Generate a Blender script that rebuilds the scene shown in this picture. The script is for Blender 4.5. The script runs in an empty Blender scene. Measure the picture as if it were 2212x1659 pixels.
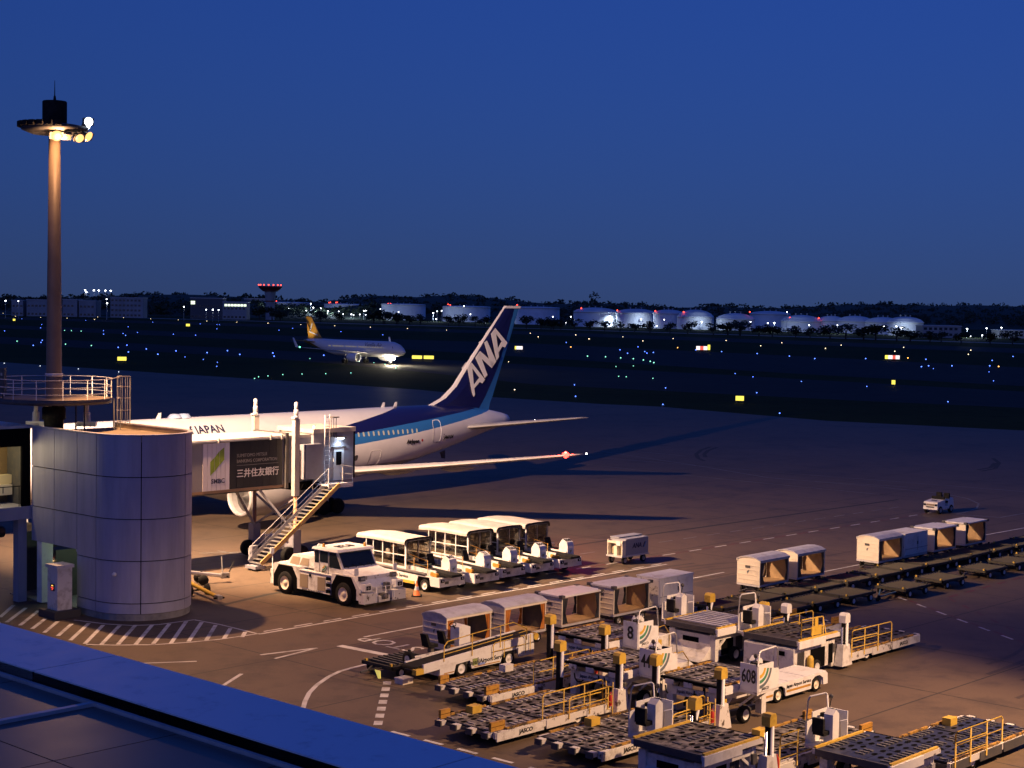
import bpy, math, random
from mathutils import Vector, Matrix
R = math.radians
C = bpy.context.scene.collection
SC = bpy.context.scene
rnd = random.Random(7)

# ---------------------------------------------------------------- camera
CAM_H, FPX, PITCH, ROLL = 16.153, 3531.9, .04924, .01641      # focal length in pixels of a 2212 px wide frame
PW, PH = 2212, 1659
cd = bpy.data.cameras.new('camera'); cam = bpy.data.objects.new('camera', cd); C.objects.link(cam)
cd.sensor_fit = 'HORIZONTAL'; cd.angle = 2*math.atan(PW/2/FPX); cd.clip_start = .5; cd.clip_end = 20000
cam.matrix_world = Matrix.Translation((0, 0, CAM_H)) @ Matrix.Rotation(math.pi/2-PITCH, 4, 'X') @ Matrix.Rotation(ROLL, 4, 'Z')
SC.camera = cam
# ---------------------------------------------------------------- sky and exposure
SC.view_settings.view_transform = 'Standard'; SC.view_settings.look = 'None'
SC.view_settings.exposure = 0; SC.view_settings.gamma = 1; SC.view_settings.use_curve_mapping = False
W = bpy.data.worlds.new('World'); SC.world = W; W.use_nodes = True
nt = W.node_tree; nt.nodes.clear()
out = nt.nodes.new('ShaderNodeOutputWorld'); bg = nt.nodes.new('ShaderNodeBackground')
sky = nt.nodes.new('ShaderNodeTexSky'); sky.sky_type = 'NISHITA'; sky.sun_disc = False
sky.sun_elevation = R(8); sky.sun_rotation = R(200); sky.altitude = 0; sky.air_density = 1; sky.dust_density = .6; sky.ozone_density = 6
tint = nt.nodes.new('ShaderNodeMix'); tint.data_type = 'RGBA'; tint.blend_type = 'MULTIPLY'; tint.inputs[0].default_value = 1
tint.inputs[7].default_value = (.38, .41, 1.10, 1)
wtc = nt.nodes.new('ShaderNodeTexCoord'); wma = nt.nodes.new('ShaderNodeVectorMath'); wma.operation = 'MULTIPLY_ADD'
wma.inputs[1].default_value = (1, 1, .45); wma.inputs[2].default_value = (0, 0, .03)      # hazy dusk: the horizon keeps the colour of the sky a little above it
nt.links.new(wtc.outputs['Generated'], wma.inputs[0]); nt.links.new(wma.outputs[0], sky.inputs['Vector'])
nt.links.new(sky.outputs[0], tint.inputs[6]); nt.links.new(tint.outputs[2], bg.inputs[0]); nt.links.new(bg.outputs[0], out.inputs[0])
bg.inputs[1].default_value = .058
SC.render.engine = 'CYCLES'
SC.cycles.max_bounces = 6; SC.cycles.diffuse_bounces = 3; SC.cycles.glossy_bounces = 3; SC.cycles.transmission_bounces = 4
SC.cycles.use_denoising = True; SC.cycles.sample_clamp_indirect = 4; SC.cycles.use_light_tree = True
# lamp colours and powers (watt); most sit at fittings built further down, the pole spill is an added light
SODIUM = (1, .52, .235); WHITE = (.80, .90, 1); COOL = (.62, .78, 1)
P_MAST, P_MASTB, P_MAST2, P_TANK, P_DOOR, P_POLE = 40000, 170000, 76000, 4600, 110, 900

# ---------------------------------------------------------------- ground coordinates
A = R(47); E1 = Vector((math.cos(A), math.sin(A), 0)); E2 = Vector((math.sin(A), -math.cos(A), 0))
def W2(u, v, z=0): return E1*u+E2*v+Vector((0, 0, z))           # apron grid: u runs away along the lanes, v to the right
def ray(x, y):
    a, b = x-PW/2, y-PH/2; cr, sr = math.cos(ROLL), math.sin(ROLL)
    p, q = a*cr+b*sr, -a*sr+b*cr; c, s = math.cos(PITCH), math.sin(PITCH)
    return Vector((p/FPX, c-q/FPX*s, -s-q/FPX*c))
def G(x, y, z=0):                                                # ground point seen at x, y
    d = ray(x, y); t = (z-CAM_H)/d.z
    return Vector((d.x*t, d.y*t, z))
def at_depth(x, y, dep):
    d = ray(x, y); return Vector((0, 0, CAM_H))+d*(dep/d.y)

# ---------------------------------------------------------------- materials
MATS = {}
def mat(name, col, rough=.6, metal=0, col2=None, scale=2., amt=.5, lo=.45, hi=.65, bump=0, bscale=20, emis=0, ecol=None, detail=6, coat=0, alpha=None, spec=.5, stretch=None):
    if name in MATS: return MATS[name]
    m = bpy.data.materials.new(name); m.use_nodes = True; n = m.node_tree; b = n.nodes['Principled BSDF']
    b.inputs['Roughness'].default_value = rough; b.inputs['Metallic'].default_value = metal
    b.inputs['Base Color'].default_value = (*col, 1); b.inputs['Coat Weight'].default_value = coat
    b.inputs['Specular IOR Level'].default_value = spec
    if col2 or bump:
        tc = n.nodes.new('ShaderNodeTexCoord'); inf = n.nodes.new('ShaderNodeObjectInfo'); mp = n.nodes.new('ShaderNodeMapping')
        cm = n.nodes.new('ShaderNodeCombineXYZ')
        if stretch: mp.inputs['Scale'].default_value = stretch
        mu = n.nodes.new('ShaderNodeMath'); mu.operation = 'MULTIPLY'; mu.inputs[1].default_value = 37
        n.links.new(inf.outputs['Random'], mu.inputs[0])
        for i in range(3): n.links.new(mu.outputs[0], cm.inputs[i])
        n.links.new(cm.outputs[0], mp.inputs['Location']); n.links.new(tc.outputs['Object'], mp.inputs['Vector'])
    if col2:
        nz = n.nodes.new('ShaderNodeTexNoise'); nz.inputs['Scale'].default_value = scale; nz.inputs['Detail'].default_value = detail; nz.inputs['Roughness'].default_value = .65
        mr = n.nodes.new('ShaderNodeMapRange'); mr.inputs[1].default_value = lo; mr.inputs[2].default_value = hi; mr.inputs[4].default_value = amt
        mx = n.nodes.new('ShaderNodeMix'); mx.data_type = 'RGBA'
        mx.inputs[6].default_value = (*col, 1); mx.inputs[7].default_value = (*col2, 1)
        n.links.new(mp.outputs[0], nz.inputs['Vector']); n.links.new(nz.outputs['Fac'], mr.inputs[0])
        n.links.new(mr.outputs[0], mx.inputs[0]); n.links.new(mx.outputs[2], b.inputs['Base Color'])
        m2 = n.nodes.new('ShaderNodeMapRange'); m2.inputs[3].default_value = rough-.06; m2.inputs[4].default_value = min(1, rough+.15)
        n.links.new(nz.outputs['Fac'], m2.inputs[0]); n.links.new(m2.outputs[0], b.inputs['Roughness'])
    if bump:
        nb = n.nodes.new('ShaderNodeTexNoise'); nb.inputs['Scale'].default_value = bscale; nb.inputs['Detail'].default_value = 4
        bp = n.nodes.new('ShaderNodeBump'); bp.inputs['Strength'].default_value = bump; bp.inputs['Distance'].default_value = .02
        n.links.new(mp.outputs[0], nb.inputs['Vector']); n.links.new(nb.outputs['Fac'], bp.inputs['Height']); n.links.new(bp.outputs[0], b.inputs['Normal'])
    if emis:
        b.inputs['Emission Color'].default_value = (*(ecol or col), 1); b.inputs['Emission Strength'].default_value = emis
    MATS[name] = m; return m
GRIME = (.16, .115, .075)
white = mat('white_paint', (.68, .66, .63), .5, col2=GRIME, scale=2.2, amt=.8, lo=.48, hi=.74, detail=9)
worn = mat('worn_white_paint', (.62, .59, .56), .55, col2=(.07, .045, .03), scale=3.2, amt=.95, lo=.56, hi=.64)
clean = mat('clean_white_paint', (.72, .71, .70), .42, col2=(.36, .31, .26), scale=2, amt=.6, lo=.5, hi=.78, detail=9)
cream = mat('cream_paint', (.74, .66, .52), .45, col2=GRIME, scale=1.5, amt=.35, lo=.5, hi=.85)
greyp = mat('grey_paint', (.36, .36, .38), .5, col2=(.2, .19, .18), scale=2, amt=.5)
dgrey = mat('dark_grey_paint', (.06, .06, .065), .55, col2=(.12, .1, .08), scale=3, amt=.5)
black = mat('black_rubber', (.012, .012, .013), .85, col2=(.035, .032, .028), scale=4, amt=.6, spec=.15)
void = mat('dark_interior', (.006, .006, .007), .95, spec=0)  # black that puts the shade of openings into the colour; also on black trim
yel = mat('yellow_paint', (.58, .38, .05), .5, col2=(.2, .1, .02), scale=3, amt=.6, lo=.5, hi=.75)
ora = mat('orange_paint', (.46, .24, .035), .5, col2=(.12, .06, .02), scale=4, amt=.7, lo=.5, hi=.7)
steel = mat('bare_steel', (.42, .41, .40), .38, .7, col2=(.12, .08, .05), scale=3, amt=.6)
chrome = mat('lift_rod_steel', (.75, .75, .76), .22, .9)
alu = mat('aluminium', (.60, .59, .60), .42, .25, col2=(.36, .34, .33), scale=1.4, amt=.6)
deckm = mat('worn_deck_plate', (.25, .222, .195), .6, .05, col2=(.02, .015, .011), scale=1.9, amt=.97, lo=.40, hi=.55, detail=9)
deckd = mat('dirty_deck_plate', (.07, .055, .04), .6, .1, col2=(.025, .021, .018), scale=2.4, amt=.9, lo=.42, hi=.62)
dullr = mat('dull_roller_steel', (.13, .125, .12), .5, .2, col2=(.04, .035, .03), scale=5, amt=.8)
rollm = mat('roller_steel', (.42, .40, .37), .45, .2, col2=(.16, .1, .06), scale=5, amt=.7)
pall = mat('pallet_dolly_paint', (.04, .037, .025), .6, .1, col2=(.02, .017, .013), scale=2.5, amt=.8)
glass = mat('tinted_glass', (.012, .018, .022), .06, spec=.6)
curt = mat('orange_curtain', (.52, .20, .035), .8, col2=(.3, .1, .02), scale=3, amt=.6)
dcurt = mat('black_curtain', (.02, .022, .03), .85, col2=(.05, .05, .06), scale=3, amt=.5)
ply = mat('plywood_lining', (.40, .27, .14), .7, col2=(.2, .13, .07), scale=1.5, amt=.6)
ink = mat('black_lettering', (.012, .012, .014), .6)
navy = mat('navy_lettering', (.012, .016, .07), .6)
whitel = mat('white_lettering', (.78, .78, .78), .5)
greyl = mat('grey_lettering', (.22, .22, .24), .5)
gold = mat('emblem_yellow', (.60, .36, .03), .5); green = mat('emblem_green', (.06, .22, .12), .5); teal = mat('emblem_grey', (.12, .14, .16), .5)
red = mat('red_paint', (.45, .03, .02), .5)
conc = mat('pale_concrete', (.26, .25, .24), .8, col2=(.13, .125, .12), scale=1.2, amt=.7, bump=.2)

# ---------------------------------------------------------------- mesh helpers
class MB:
    def __init__(s): s.v = []; s.f = []; s.mi = []; s.sm = []; s.ms = []
    def add(s, vs, fs, m, smooth=False):
        o = len(s.v); s.v += [tuple(p) for p in vs]
        if m not in s.ms: s.ms.append(m)
        k = s.ms.index(m)
        for f in fs: s.f.append([i+o for i in f]); s.mi.append(k); s.sm.append(smooth)
        return s
    def box(s, x0, x1, y0, y1, z0, z1, m):
        return s.add([(x0, y0, z0), (x1, y0, z0), (x1, y1, z0), (x0, y1, z0), (x0, y0, z1), (x1, y0, z1), (x1, y1, z1), (x0, y1, z1)],
              [(0, 3, 2, 1), (4, 5, 6, 7), (0, 1, 5, 4), (1, 2, 6, 5), (2, 3, 7, 6), (3, 0, 4, 7)], m)
    def hexa(s, lo, hi, m): return s.add(list(lo)+list(hi), [(0, 3, 2, 1), (4, 5, 6, 7), (0, 1, 5, 4), (1, 2, 6, 5), (2, 3, 7, 6), (3, 0, 4, 7)], m)
    def bar(s, p, q, r, m, n=6, r2=None, smooth=True):
        p, q = Vector(p), Vector(q); d = (q-p).normalized(); r2 = r if r2 is None else r2
        a = d.orthogonal().normalized(); b = d.cross(a); vs = []
        for k in range(n):
            t = 2*math.pi*k/n; o = a*math.cos(t)+b*math.sin(t); vs += [p+o*r, q+o*r2]
        fs = [(2*k, 2*((k+1) % n), 2*((k+1) % n)+1, 2*k+1) for k in range(n)]
        s.add(vs, fs, m, smooth); o = len(s.v)-2*n
        kk = s.ms.index(m)
        for e in (0, 1): s.f.append([o+2*k+e for k in range(n)]); s.mi.append(kk); s.sm.append(False)
        return s
    def tube(s, pts, r, m, n=6):
        for a, b in zip(pts, pts[1:]): s.bar(a, b, r, m, n)
        return s
    def beam(s, p, q, w, h, m):                                   # rectangular bar, w across, h up
        p, q = Vector(p), Vector(q); d = (q-p).normalized(); up = Vector((0, 0, 1)) if abs(d.z) < .95 else Vector((1, 0, 0))
        a = d.cross(up).normalized()*(w/2); b = a.cross(d).normalized()*(h/2)
        return s.hexa([p-a-b, p+a-b, p+a+b, p-a+b], [q-a-b, q+a-b, q+a+b, q-a+b], m)
    def prism(s, poly, ax, lo, hi, m):                             # polygon in the plane across axis ax, extruded from lo to hi
        f = {'x': lambda a, b, t: (t, a, b), 'y': lambda a, b, t: (a, t, b), 'z': lambda a, b, t: (a, b, t)}[ax]; n = len(poly)
        vs = [f(a, b, lo) for a, b in poly]+[f(a, b, hi) for a, b in poly]
        return s.add(vs, [tuple(range(n)), tuple(range(2*n-1, n-1, -1))]+[(i, (i+1) % n, (i+1) % n+n, i+n) for i in range(n)], m)
    def lathe(s, prof, c, m, n=16, ax='z', smooth=True, cap=True):
        f = {'z': lambda r, h, t: (c[0]+r*math.cos(t), c[1]+r*math.sin(t), c[2]+h), 'y': lambda r, h, t: (c[0]+r*math.cos(t), c[1]+h, c[2]+r*math.sin(t)),
             'x': lambda r, h, t: (c[0]+h, c[1]+r*math.cos(t), c[2]+r*math.sin(t))}[ax]
        vs = [f(r, h, 2*math.pi*k/n) for r, h in prof for k in range(n)]; L = len(prof)
        fs = [(i*n+k, i*n+(k+1) % n, (i+1)*n+(k+1) % n, (i+1)*n+k) for i in range(L-1) for k in range(n)]
        s.add(vs, fs, m, smooth)
        if cap:
            o = len(s.v)-L*n; kk = s.ms.index(m)
            for e in (0, L-1):
                if prof[e][0] > 1e-4: s.f.append([o+e*n+k for k in range(n)]); s.mi.append(kk); s.sm.append(False)
        return s
    def quad(s, a, b, c, d, m): return s.add([a, b, c, d], [(0, 1, 2, 3)], m)
    def mesh(s, name):
        me = bpy.data.meshes.new(name); me.from_pydata(s.v, [], s.f)
        for m in s.ms: me.materials.append(m)
        me.polygons.foreach_set('material_index', s.mi); me.polygons.foreach_set('use_smooth', s.sm); me.update(); return me
def put(name, me, parent=None, loc=None, label=None):
    if isinstance(me, MB): me = me.mesh(name)
    o = bpy.data.objects.new(name, me); C.objects.link(o)
    if parent: o.parent = parent
    if loc is not None: o.location = loc
    if label: o['label'] = label
    return o
def tag(o, label, cat, group=None):
    o['label'] = label; o['category'] = cat
    if group: o['group'] = group
    return o
def thing(name, label, cat, loc, rz=0, group=None):
    o = bpy.data.objects.new(name, None); C.objects.link(o); o.empty_display_size = .3
    o.location = loc; o.rotation_euler = (0, 0, rz); return tag(o, label, cat, group)
def struct(name, mb, kind='structure', loc=None):
    o = put(name, mb, None, loc); o['kind'] = kind; return o
def nth(n): return 'first second third fourth fifth sixth seventh eighth ninth tenth'.split()[n-1] if n < 11 else '%d%s' % (n, 'th' if 10 < n % 100 < 14 else {1: 'st', 2: 'nd', 3: 'rd'}.get(n % 10, 'th'))
def kids(o): return [c for c in bpy.data.objects if c.parent == o]
def dup(root, loc, rz, label=None, group=None, skip=()):
    r = root.copy(); C.objects.link(r); r.location = loc; r.rotation_euler = (0, 0, rz)
    if label: r['label'] = label
    if group: r['group'] = group
    for ch in CH.get(root) or CH.setdefault(root, [(c, kids(c)) for c in kids(root)]):
        if ch[0].name.split('.')[0] in skip: continue
        c = ch[0].copy(); C.objects.link(c); c.parent = r
        for g in ch[1]:
            d = g.copy(); C.objects.link(d); d.parent = c
    return r
CH = {}
TXT = {}
def text(s, size, m, parent, loc, xd, yd, name='lettering', shear=0, bold=0, ax='CENTER', sx=1., thick=.006):
    key = (s, size, m.name, shear, bold, ax, sx)
    if key not in TXT:
        cu = bpy.data.curves.new('lettering', 'FONT'); cu.body = s; cu.size = size; cu.align_x = ax; cu.align_y = 'CENTER'
        cu.shear = shear; cu.offset = bold; cu.extrude = thick; cu.resolution_u = 2
        ob = bpy.data.objects.new('lettering', cu); C.objects.link(ob); ob.scale.x = sx
        dg = bpy.context.evaluated_depsgraph_get(); me = bpy.data.meshes.new_from_object(ob.evaluated_get(dg))
        for v in me.vertices: v.co.x *= sx
        me.materials.clear(); me.materials.append(m); bpy.data.objects.remove(ob); bpy.data.curves.remove(cu); TXT[key] = me
    o = put(name, TXT[key], parent)
    x, y = Vector(xd).normalized(), Vector(yd); y = (y-x*y.dot(x)).normalized(); z = x.cross(y)
    mt = Matrix((x, y, z)).transposed().to_4x4(); mt.translation = Vector(loc)+z*thick
    o.matrix_local = mt; return o
def lamp(name, loc, power, col, parent=None, r=.2, spot=None, aim=None, blend=.6):
    l = bpy.data.lights.new(name, 'SPOT' if spot else 'POINT'); l.energy = power; l.color = col; l.shadow_soft_size = r
    o = bpy.data.objects.new(name, l); C.objects.link(o); o.location = loc
    if parent: o.parent = parent
    if spot:
        l.spot_size = R(spot); l.spot_blend = blend
        o.rotation_euler = (Vector(aim)-Vector(loc)).to_track_quat('-Z', 'Y').to_euler()
    return o
def glow(name, col, s): return mat(name, (.02, .02, .02), .5, emis=s, ecol=col)
g_sod = glow('sodium_lamp_glow', (1, .62, .25), 60); g_white = glow('white_lamp_glow', (.85, .93, 1), 60)
# ================================================================ SETTING
K = 2212/2309
def SP(x0, y0, sc, pts): return [((x0+x/sc)*K, (y0+y/sc)*K) for x, y in pts]   # helper to write down survey points
def ground_mat(name, c1, c2, c3, rough=.62, s1=.035, s2=.5, spec=.12):
    m = bpy.data.materials.new(name); m.use_nodes = True; n = m.node_tree; b = n.nodes['Principled BSDF']; b.inputs['Roughness'].default_value = rough
    tc = n.nodes.new('ShaderNodeTexCoord')
    def noise(s, d, rg=.6):
        z = n.nodes.new('ShaderNodeTexNoise'); z.inputs['Scale'].default_value = s; z.inputs['Detail'].default_value = d; z.inputs['Roughness'].default_value = rg
        n.links.new(tc.outputs['Object'], z.inputs['Vector']); return z.outputs['Fac']
    def rng(i, lo, hi, o=1):
        r = n.nodes.new('ShaderNodeMapRange'); r.inputs[1].default_value = lo; r.inputs[2].default_value = hi; r.inputs[4].default_value = o; n.links.new(i, r.inputs[0]); return r.outputs[0]
    def mix(f, a, c):
        x = n.nodes.new('ShaderNodeMix'); x.data_type = 'RGBA'; n.links.new(f, x.inputs[0])
        for s, v in ((6, a), (7, c)):
            if isinstance(v, tuple): x.inputs[s].default_value = (*v, 1)
            else: n.links.new(v, x.inputs[s])
        return x.outputs[2]
    k = mix(rng(noise(s1, 8), .35, .68), c1, c2)
    k = mix(rng(noise(s2, 8, .7), .5, .75, .75), k, c3)
    k = mix(rng(noise(9, 4, .8), .45, .8, .35), k, c3)
    k = mix(rng(noise(.14, 7, .7), .54, .66, .55), k, c3)
    n.links.new(k, b.inputs['Base Color'])
    bp = n.nodes.new('ShaderNodeBump'); b.inputs['Specular IOR Level'].default_value = spec; bp.inputs['Strength'].default_value = .25; bp.inputs['Distance'].default_value = .01
    n.links.new(noise(22, 5, .8), bp.inputs['Height']); n.links.new(bp.outputs[0], b.inputs['Normal'])
    MATS[name] = m; return m
apron_m = ground_mat('apron_concrete', (.142, .100, .066), (.098, .071, .049), (.056, .043, .033), .6, spec=.24)
taxi_m = ground_mat('taxiway_asphalt', (.042, .038, .033), (.032, .029, .026), (.022, .02, .018), .7, spec=.03)
grass_m = ground_mat('mown_grass', (.048, .060, .020), (.034, .045, .015), (.02, .028, .009), .9, .02, .3, spec=.02)
paintw = mat('white_road_paint', (.60, .58, .55), .6, col2=(.16, .145, .13), scale=.9, amt=.8, lo=.48, hi=.7, detail=9)
faintw = mat('faded_road_paint', (.24, .235, .23), .6, col2=(.11, .105, .1), scale=.5, amt=.9, lo=.4, hi=.65, detail=9)
paintr = mat('dark_red_road_paint', (.13, .03, .022), .6, col2=(.08, .06, .05), scale=.8, amt=.7)
seam = mat('joint_sealant', (.035, .031, .028), .75)
patchm = ground_mat('repair_asphalt', (.10, .077, .057), (.073, .057, .044), (.046, .037, .03), .62, .2, 1.5, spec=.25)

def sheet(pts, z, m): return MB().add([(p.x, p.y, z) for p in pts], [tuple(range(len(pts)))], m)
struct('grass_field', sheet([Vector((-6000, -300)), Vector((6000, -300)), Vector((6000, 9000)), Vector((-6000, 9000))], -.012, grass_m))
APR = [G(*p) for p in [(-700, 742), (-300, 764), (0, 782), (350, 806), (747, 831), (906, 842), (1066, 858), (1303, 873), (1420, 878), (1787, 909), (2212, 930), (2700, 958), (3300, 990)]]
struct('apron', sheet([Vector((-330, -60))]+APR+[Vector((330, -60))], 0, apron_m))
def band(top, bot): return [G(*p) for p in top]+[G(*p) for p in reversed(bot)]
tx = struct('taxiway', sheet(band([(-900, 688), (0, 727), (600, 757), (1150, 788), (1500, 806), (2212, 846), (3000, 892)], [(-900, 700), (0, 742), (380, 762), (620, 777), (850, 797), (1150, 830), (1822, 864), (2212, 881), (3000, 920)]), -.008, taxi_m))
struct('taxiway', sheet(band([(-900, 676), (0, 702), (700, 728), (1150, 742), (1700, 768), (2212, 794), (3000, 834)], [(-900, 681), (0, 709), (600, 737), (1150, 772), (1700, 806), (2212, 834), (3000, 874)]), -.008, taxi_m))
struct('runway', sheet(band([(-900, 662), (0, 684), (700, 704), (1150, 716), (1700, 735), (2212, 753), (3000, 780)], [(-900, 665), (0, 689), (700, 710), (1150, 723), (1700, 743), (2212, 763), (3000, 793)]), -.008, taxi_m))
struct('perimeter_road', sheet(band([(-900, 657), (0, 678), (700, 697), (1150, 709), (1700, 726), (2212, 742)], [(-900, 658), (0, 679.2), (700, 698.2), (1150, 710.2), (1700, 727.4), (2212, 743.5)]), -.004, conc))

def strip(mb, pts, w, m, z=.008):
    pts = [Vector((p[0], p[1], 0)) for p in pts]
    for a, b in zip(pts, pts[1:]):
        d = (b-a).normalized(); n = Vector((-d.y, d.x, 0))*w/2
        mb.quad(*[(q.x, q.y, z) for q in (a-n, b-n, b+n, a+n)], m)
def dashes(mb, a, b, on, off, w, m, z=.008):
    a, b = Vector(a[:2]), Vector(b[:2]); L = (b-a).length; d = (b-a)/L; t = 0
    while t < L: strip(mb, [a+d*t, a+d*min(t+on, L)], w, m, z); t += on+off
def ln(name, pts, w, m=None, z=.008):
    mb = MB(); strip(mb, pts, w, m or paintw, z); return struct(name, mb)
UV = lambda u, v: W2(u, v)
ln('lane_line', [UV(49, -62.15), UV(81.1, -62.14)], .16)
mb = MB(); dashes(mb, UV(49.6, -62.5), UV(81, -62.5), 1.15, .75, .14, paintw); struct('dashed_lane_line', mb)
ln('lane_line', [UV(77.5, -57.85), UV(81.3, -57.9)], .15); ln('lane_line', [UV(84, -53.9), UV(91, -53.9)], .15)
ln('lane_line', [UV(104, -55.1), UV(122, -54.7)], .16); ln('lane_line', [UV(52.3, -58.25), UV(57, -58.3)], .15)
ln('lane_line', [UV(40.5, -61.1), UV(43.3, -59.3)], .16); ln('lane_line', [UV(41.2, -54.7), UV(43.25, -56)], .18)
ln('arrow_marking', [UV(46.2, -58.45), UV(49.05, -57.85), UV(46.2, -57.4)], .16)
ln('stop_line', [UV(50.15, -57.55), UV(50.4, -54.6)], .42)
ln('curved_line', [G(*p) for p in [(655, 1530), (659, 1515), (668, 1497), (684, 1480), (710, 1462), (735, 1450), (760, 1443), (785, 1437), (805, 1433)]], .2)
mb = MB(); dashes(mb, UV(46.9, -50.7), UV(41.4, -45.3), .62, .48, .34, paintw); struct('block_line', mb)
mb = MB(); dashes(mb, UV(41.5, -44.6), UV(41.9, -33), .95, .75, .18, paintw); struct('dashed_lane_line', mb)
mb = MB(); dashes(mb, UV(69.8, -64.75), UV(118, -64.05), 1.3, 1.5, .14, paintw); dashes(mb, UV(71.15, -64.75), UV(118, -64.05), 1.4, 1.4, .16, paintr); struct('red_white_line', mb)
mb = MB(); dashes(mb, UV(72, -68.6), UV(120, -67.7), 1.5, 1.2, .12, faintw); struct('dashed_lane_line', mb)
mb = MB(); dashes(mb, G(1940, 1290), G(2330, 1434), 1.0, 1.15, .15, paintw); dashes(mb, G(1925, 1283), G(2330, 1431), 1.1, 1.05, .2, paintr, .004); struct('red_white_line', mb)
mb = MB(); dashes(mb, G(2050, 1290), G(2400, 1195), 1.1, 1., .16, paintr); dashes(mb, G(2050, 1293), G(2420, 1476), 1.0, 1., .16, paintr, .0045); struct('red_dashed_line', mb)
ln('lane_line', [G(*p) for p in [(1300, 975), (1500, 1005), (1660, 1032), (1900, 1052), (2040, 1067), (2090, 1077), (2114, 1088), (2110, 1098), (2080, 1108), (2065, 1111), (2120, 1115), (2160, 1118), (2212, 1109)]], .16, faintw)
for q in ([(1100, 985), (1560, 1035), (1900, 1068)], [(1250, 985), (1700, 1022), (2212, 1062)], [(1350, 973), (1480, 985)], [(1760, 1040), (1960, 1052)], [(470, 1190), (545, 1202)], [(430, 1195), (560, 1192)], [(1265, 1165), (1350, 1166)]):
    ln('faded_line', [G(*p) for p in q], .14, faintw)
# hatched no-entry area in front of the round tower
mb = MB()
for a, b in [((62, 30), (0, 85)), ((118, 42), (30, 108)), ((175, 55), (90, 122)), ((205, 92), (145, 138)), ((262, 104), (200, 155)), ((325, 115), (262, 170)), ((403, 112), (318, 190)), ((468, 120), (385, 205)), ((543, 122), (460, 208)), ((615, 120), (535, 208)), ((690, 120), (615, 208)), ((768, 115), (695, 205)), ((845, 103), (775, 203)), ((915, 107), (855, 195)), ((978, 120), (935, 190)), ((1045, 135), (1015, 183)), ((1112, 152), (1098, 175))]:
    strip(mb, [G(*p) for p in SP(0, 1350, 2.011, [a, b])], .2, paintw, .012)
for q in ([(335, 97), (480, 115), (600, 122), (720, 118), (880, 96), (1000, 118), (1170, 160)], [(390, 208), (520, 211), (700, 209), (860, 198), (1000, 184), (1180, 158)]):
    strip(mb, [G(*p) for p in SP(0, 1350, 2.011, q)], .13, paintw)
struct('hatched_marking', mb)
t = text('STOP', 1.6, paintw, None, W2(52.2, -56.2, .006), -E2, -E1, 'stop_marking', thick=.002); t['kind'] = 'structure'
# joints, drain and repairs
mb = MB()
for v in range(-130, -5, 8): strip(mb, [UV(38, v+.7), UV(150, v+.7)], .075, seam, .003)
for u in range(30, 151, 8): strip(mb, [UV(u+.4, -130), UV(u+.4, -8)], .07, seam, .0035)
struct('pavement_joints', mb)
ln('drain_channel', [UV(52.2, -69.4), UV(56, -70.3), UV(84, -71.25), UV(124, -70.4)], .34, seam, .006)
mb = MB()
for (u, v, du, dv) in [(66, -58.5, 6, 2.4), (76, -56.9, 6, 1.6), (62.5, -29.5, 3, 5), (72, -33, 5, 2.5), ]:
    mb.add([W2(u, v, .002), W2(u+du, v, .002), W2(u+du, v+dv, .002), W2(u, v+dv, .002)], [(0, 1, 2, 3)], patchm)
struct('repair_patches', mb)
mb = MB()
for q in ([(1535, 965), (1515, 972), (1504, 981), (1508, 990), (1522, 996)], [(1550, 966), (1530, 973), (1521, 981), (1524, 988)], [(2145, 990), (2158, 1000), (2150, 1012), (2120, 1018)], [(2150, 1000), (2140, 1010), (2112, 1015)]):
    strip(mb, [G(*p) for p in q], .45, seam, .005)
struct('tyre_marks', mb)
rub = ground_mat('rubber_streak', (.092, .068, .048), (.07, .053, .04), (.045, .036, .029), .6, .3, 2, spec=.24); mb = MB()
for k in range(16):
    u0, v0 = rnd.uniform(44, 96), rnd.uniform(-64, -14); a = rnd.choice((0, 0, .06, -.08, 1.5)); L = rnd.uniform(5, 16); cur = rnd.uniform(-.05, .05)
    for off in (0, 1.6):
        pts = [UV(u0+math.cos(a+cur*i)*L*i/8-math.sin(a)*off, v0+math.sin(a+cur*i)*L*i/8+math.cos(a)*off) for i in range(9)]; strip(mb, pts, rnd.uniform(.16, .28), rub, .0048)
struct('rubber_streaks', mb)

# ================================================================ FAR SIDE OF THE AIRFIELD
tankm = mat('tank_white_paint', (.78, .79, .80), .5, col2=(.55, .55, .56), scale=.12, amt=.5)
tank2 = mat('tank_girder_paint', (.42, .43, .45), .5)
farw = mat('far_wall', (.34, .34, .35), .7, col2=(.2, .2, .21), scale=.15, amt=.5)
fard = mat('far_dark_wall', (.10, .10, .11), .7)
winlit = glow('lit_office_window', (.85, 1, .75), 1.6); windark = mat('dark_far_window', (.03, .035, .045), .2)
rg = glow('red_obstruction_glow', (1, .06, .03), 6); fl = glow('floodlight_glow', (.90, .95, 1), 12)
leafm = mat('dark_foliage', (.028, .042, .018), .8, col2=(.012, .02, .008), scale=.6, amt=.8)
barkm = mat('bark', (.05, .04, .03), .9)
def hz(x): return PH/2-FPX*math.tan(PITCH)+(x-PW/2)*ROLL
def zat(x, y, dep): return at_depth(x, y, dep).z
tanks = []
TK = [(595, 701, 682, 714, 0), (730, 834, 686, 717, 0), (859, 960, 686, 722, 0), (997, 1106, 691, 726, 0), (1160, 1262, 693, 732, 0),
      (1292, 1392, 702, 737, 7), (1388, 1478, 704, 739, 6), (1472, 1541, 705, 741, 5), (1526, 1609, 713, 743, 13), (1614, 1701, 718, 745, 10), (1690, 1782, 707, 742, 4),
      (1760, 1852, 723, 749, 11), (1842, 1905, 722, 750, 8), (1886, 1968, 723, 752, 9), (1950, 2030, 725, 754, 8), (2000, 2081, 725, 757, 9)]
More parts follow.
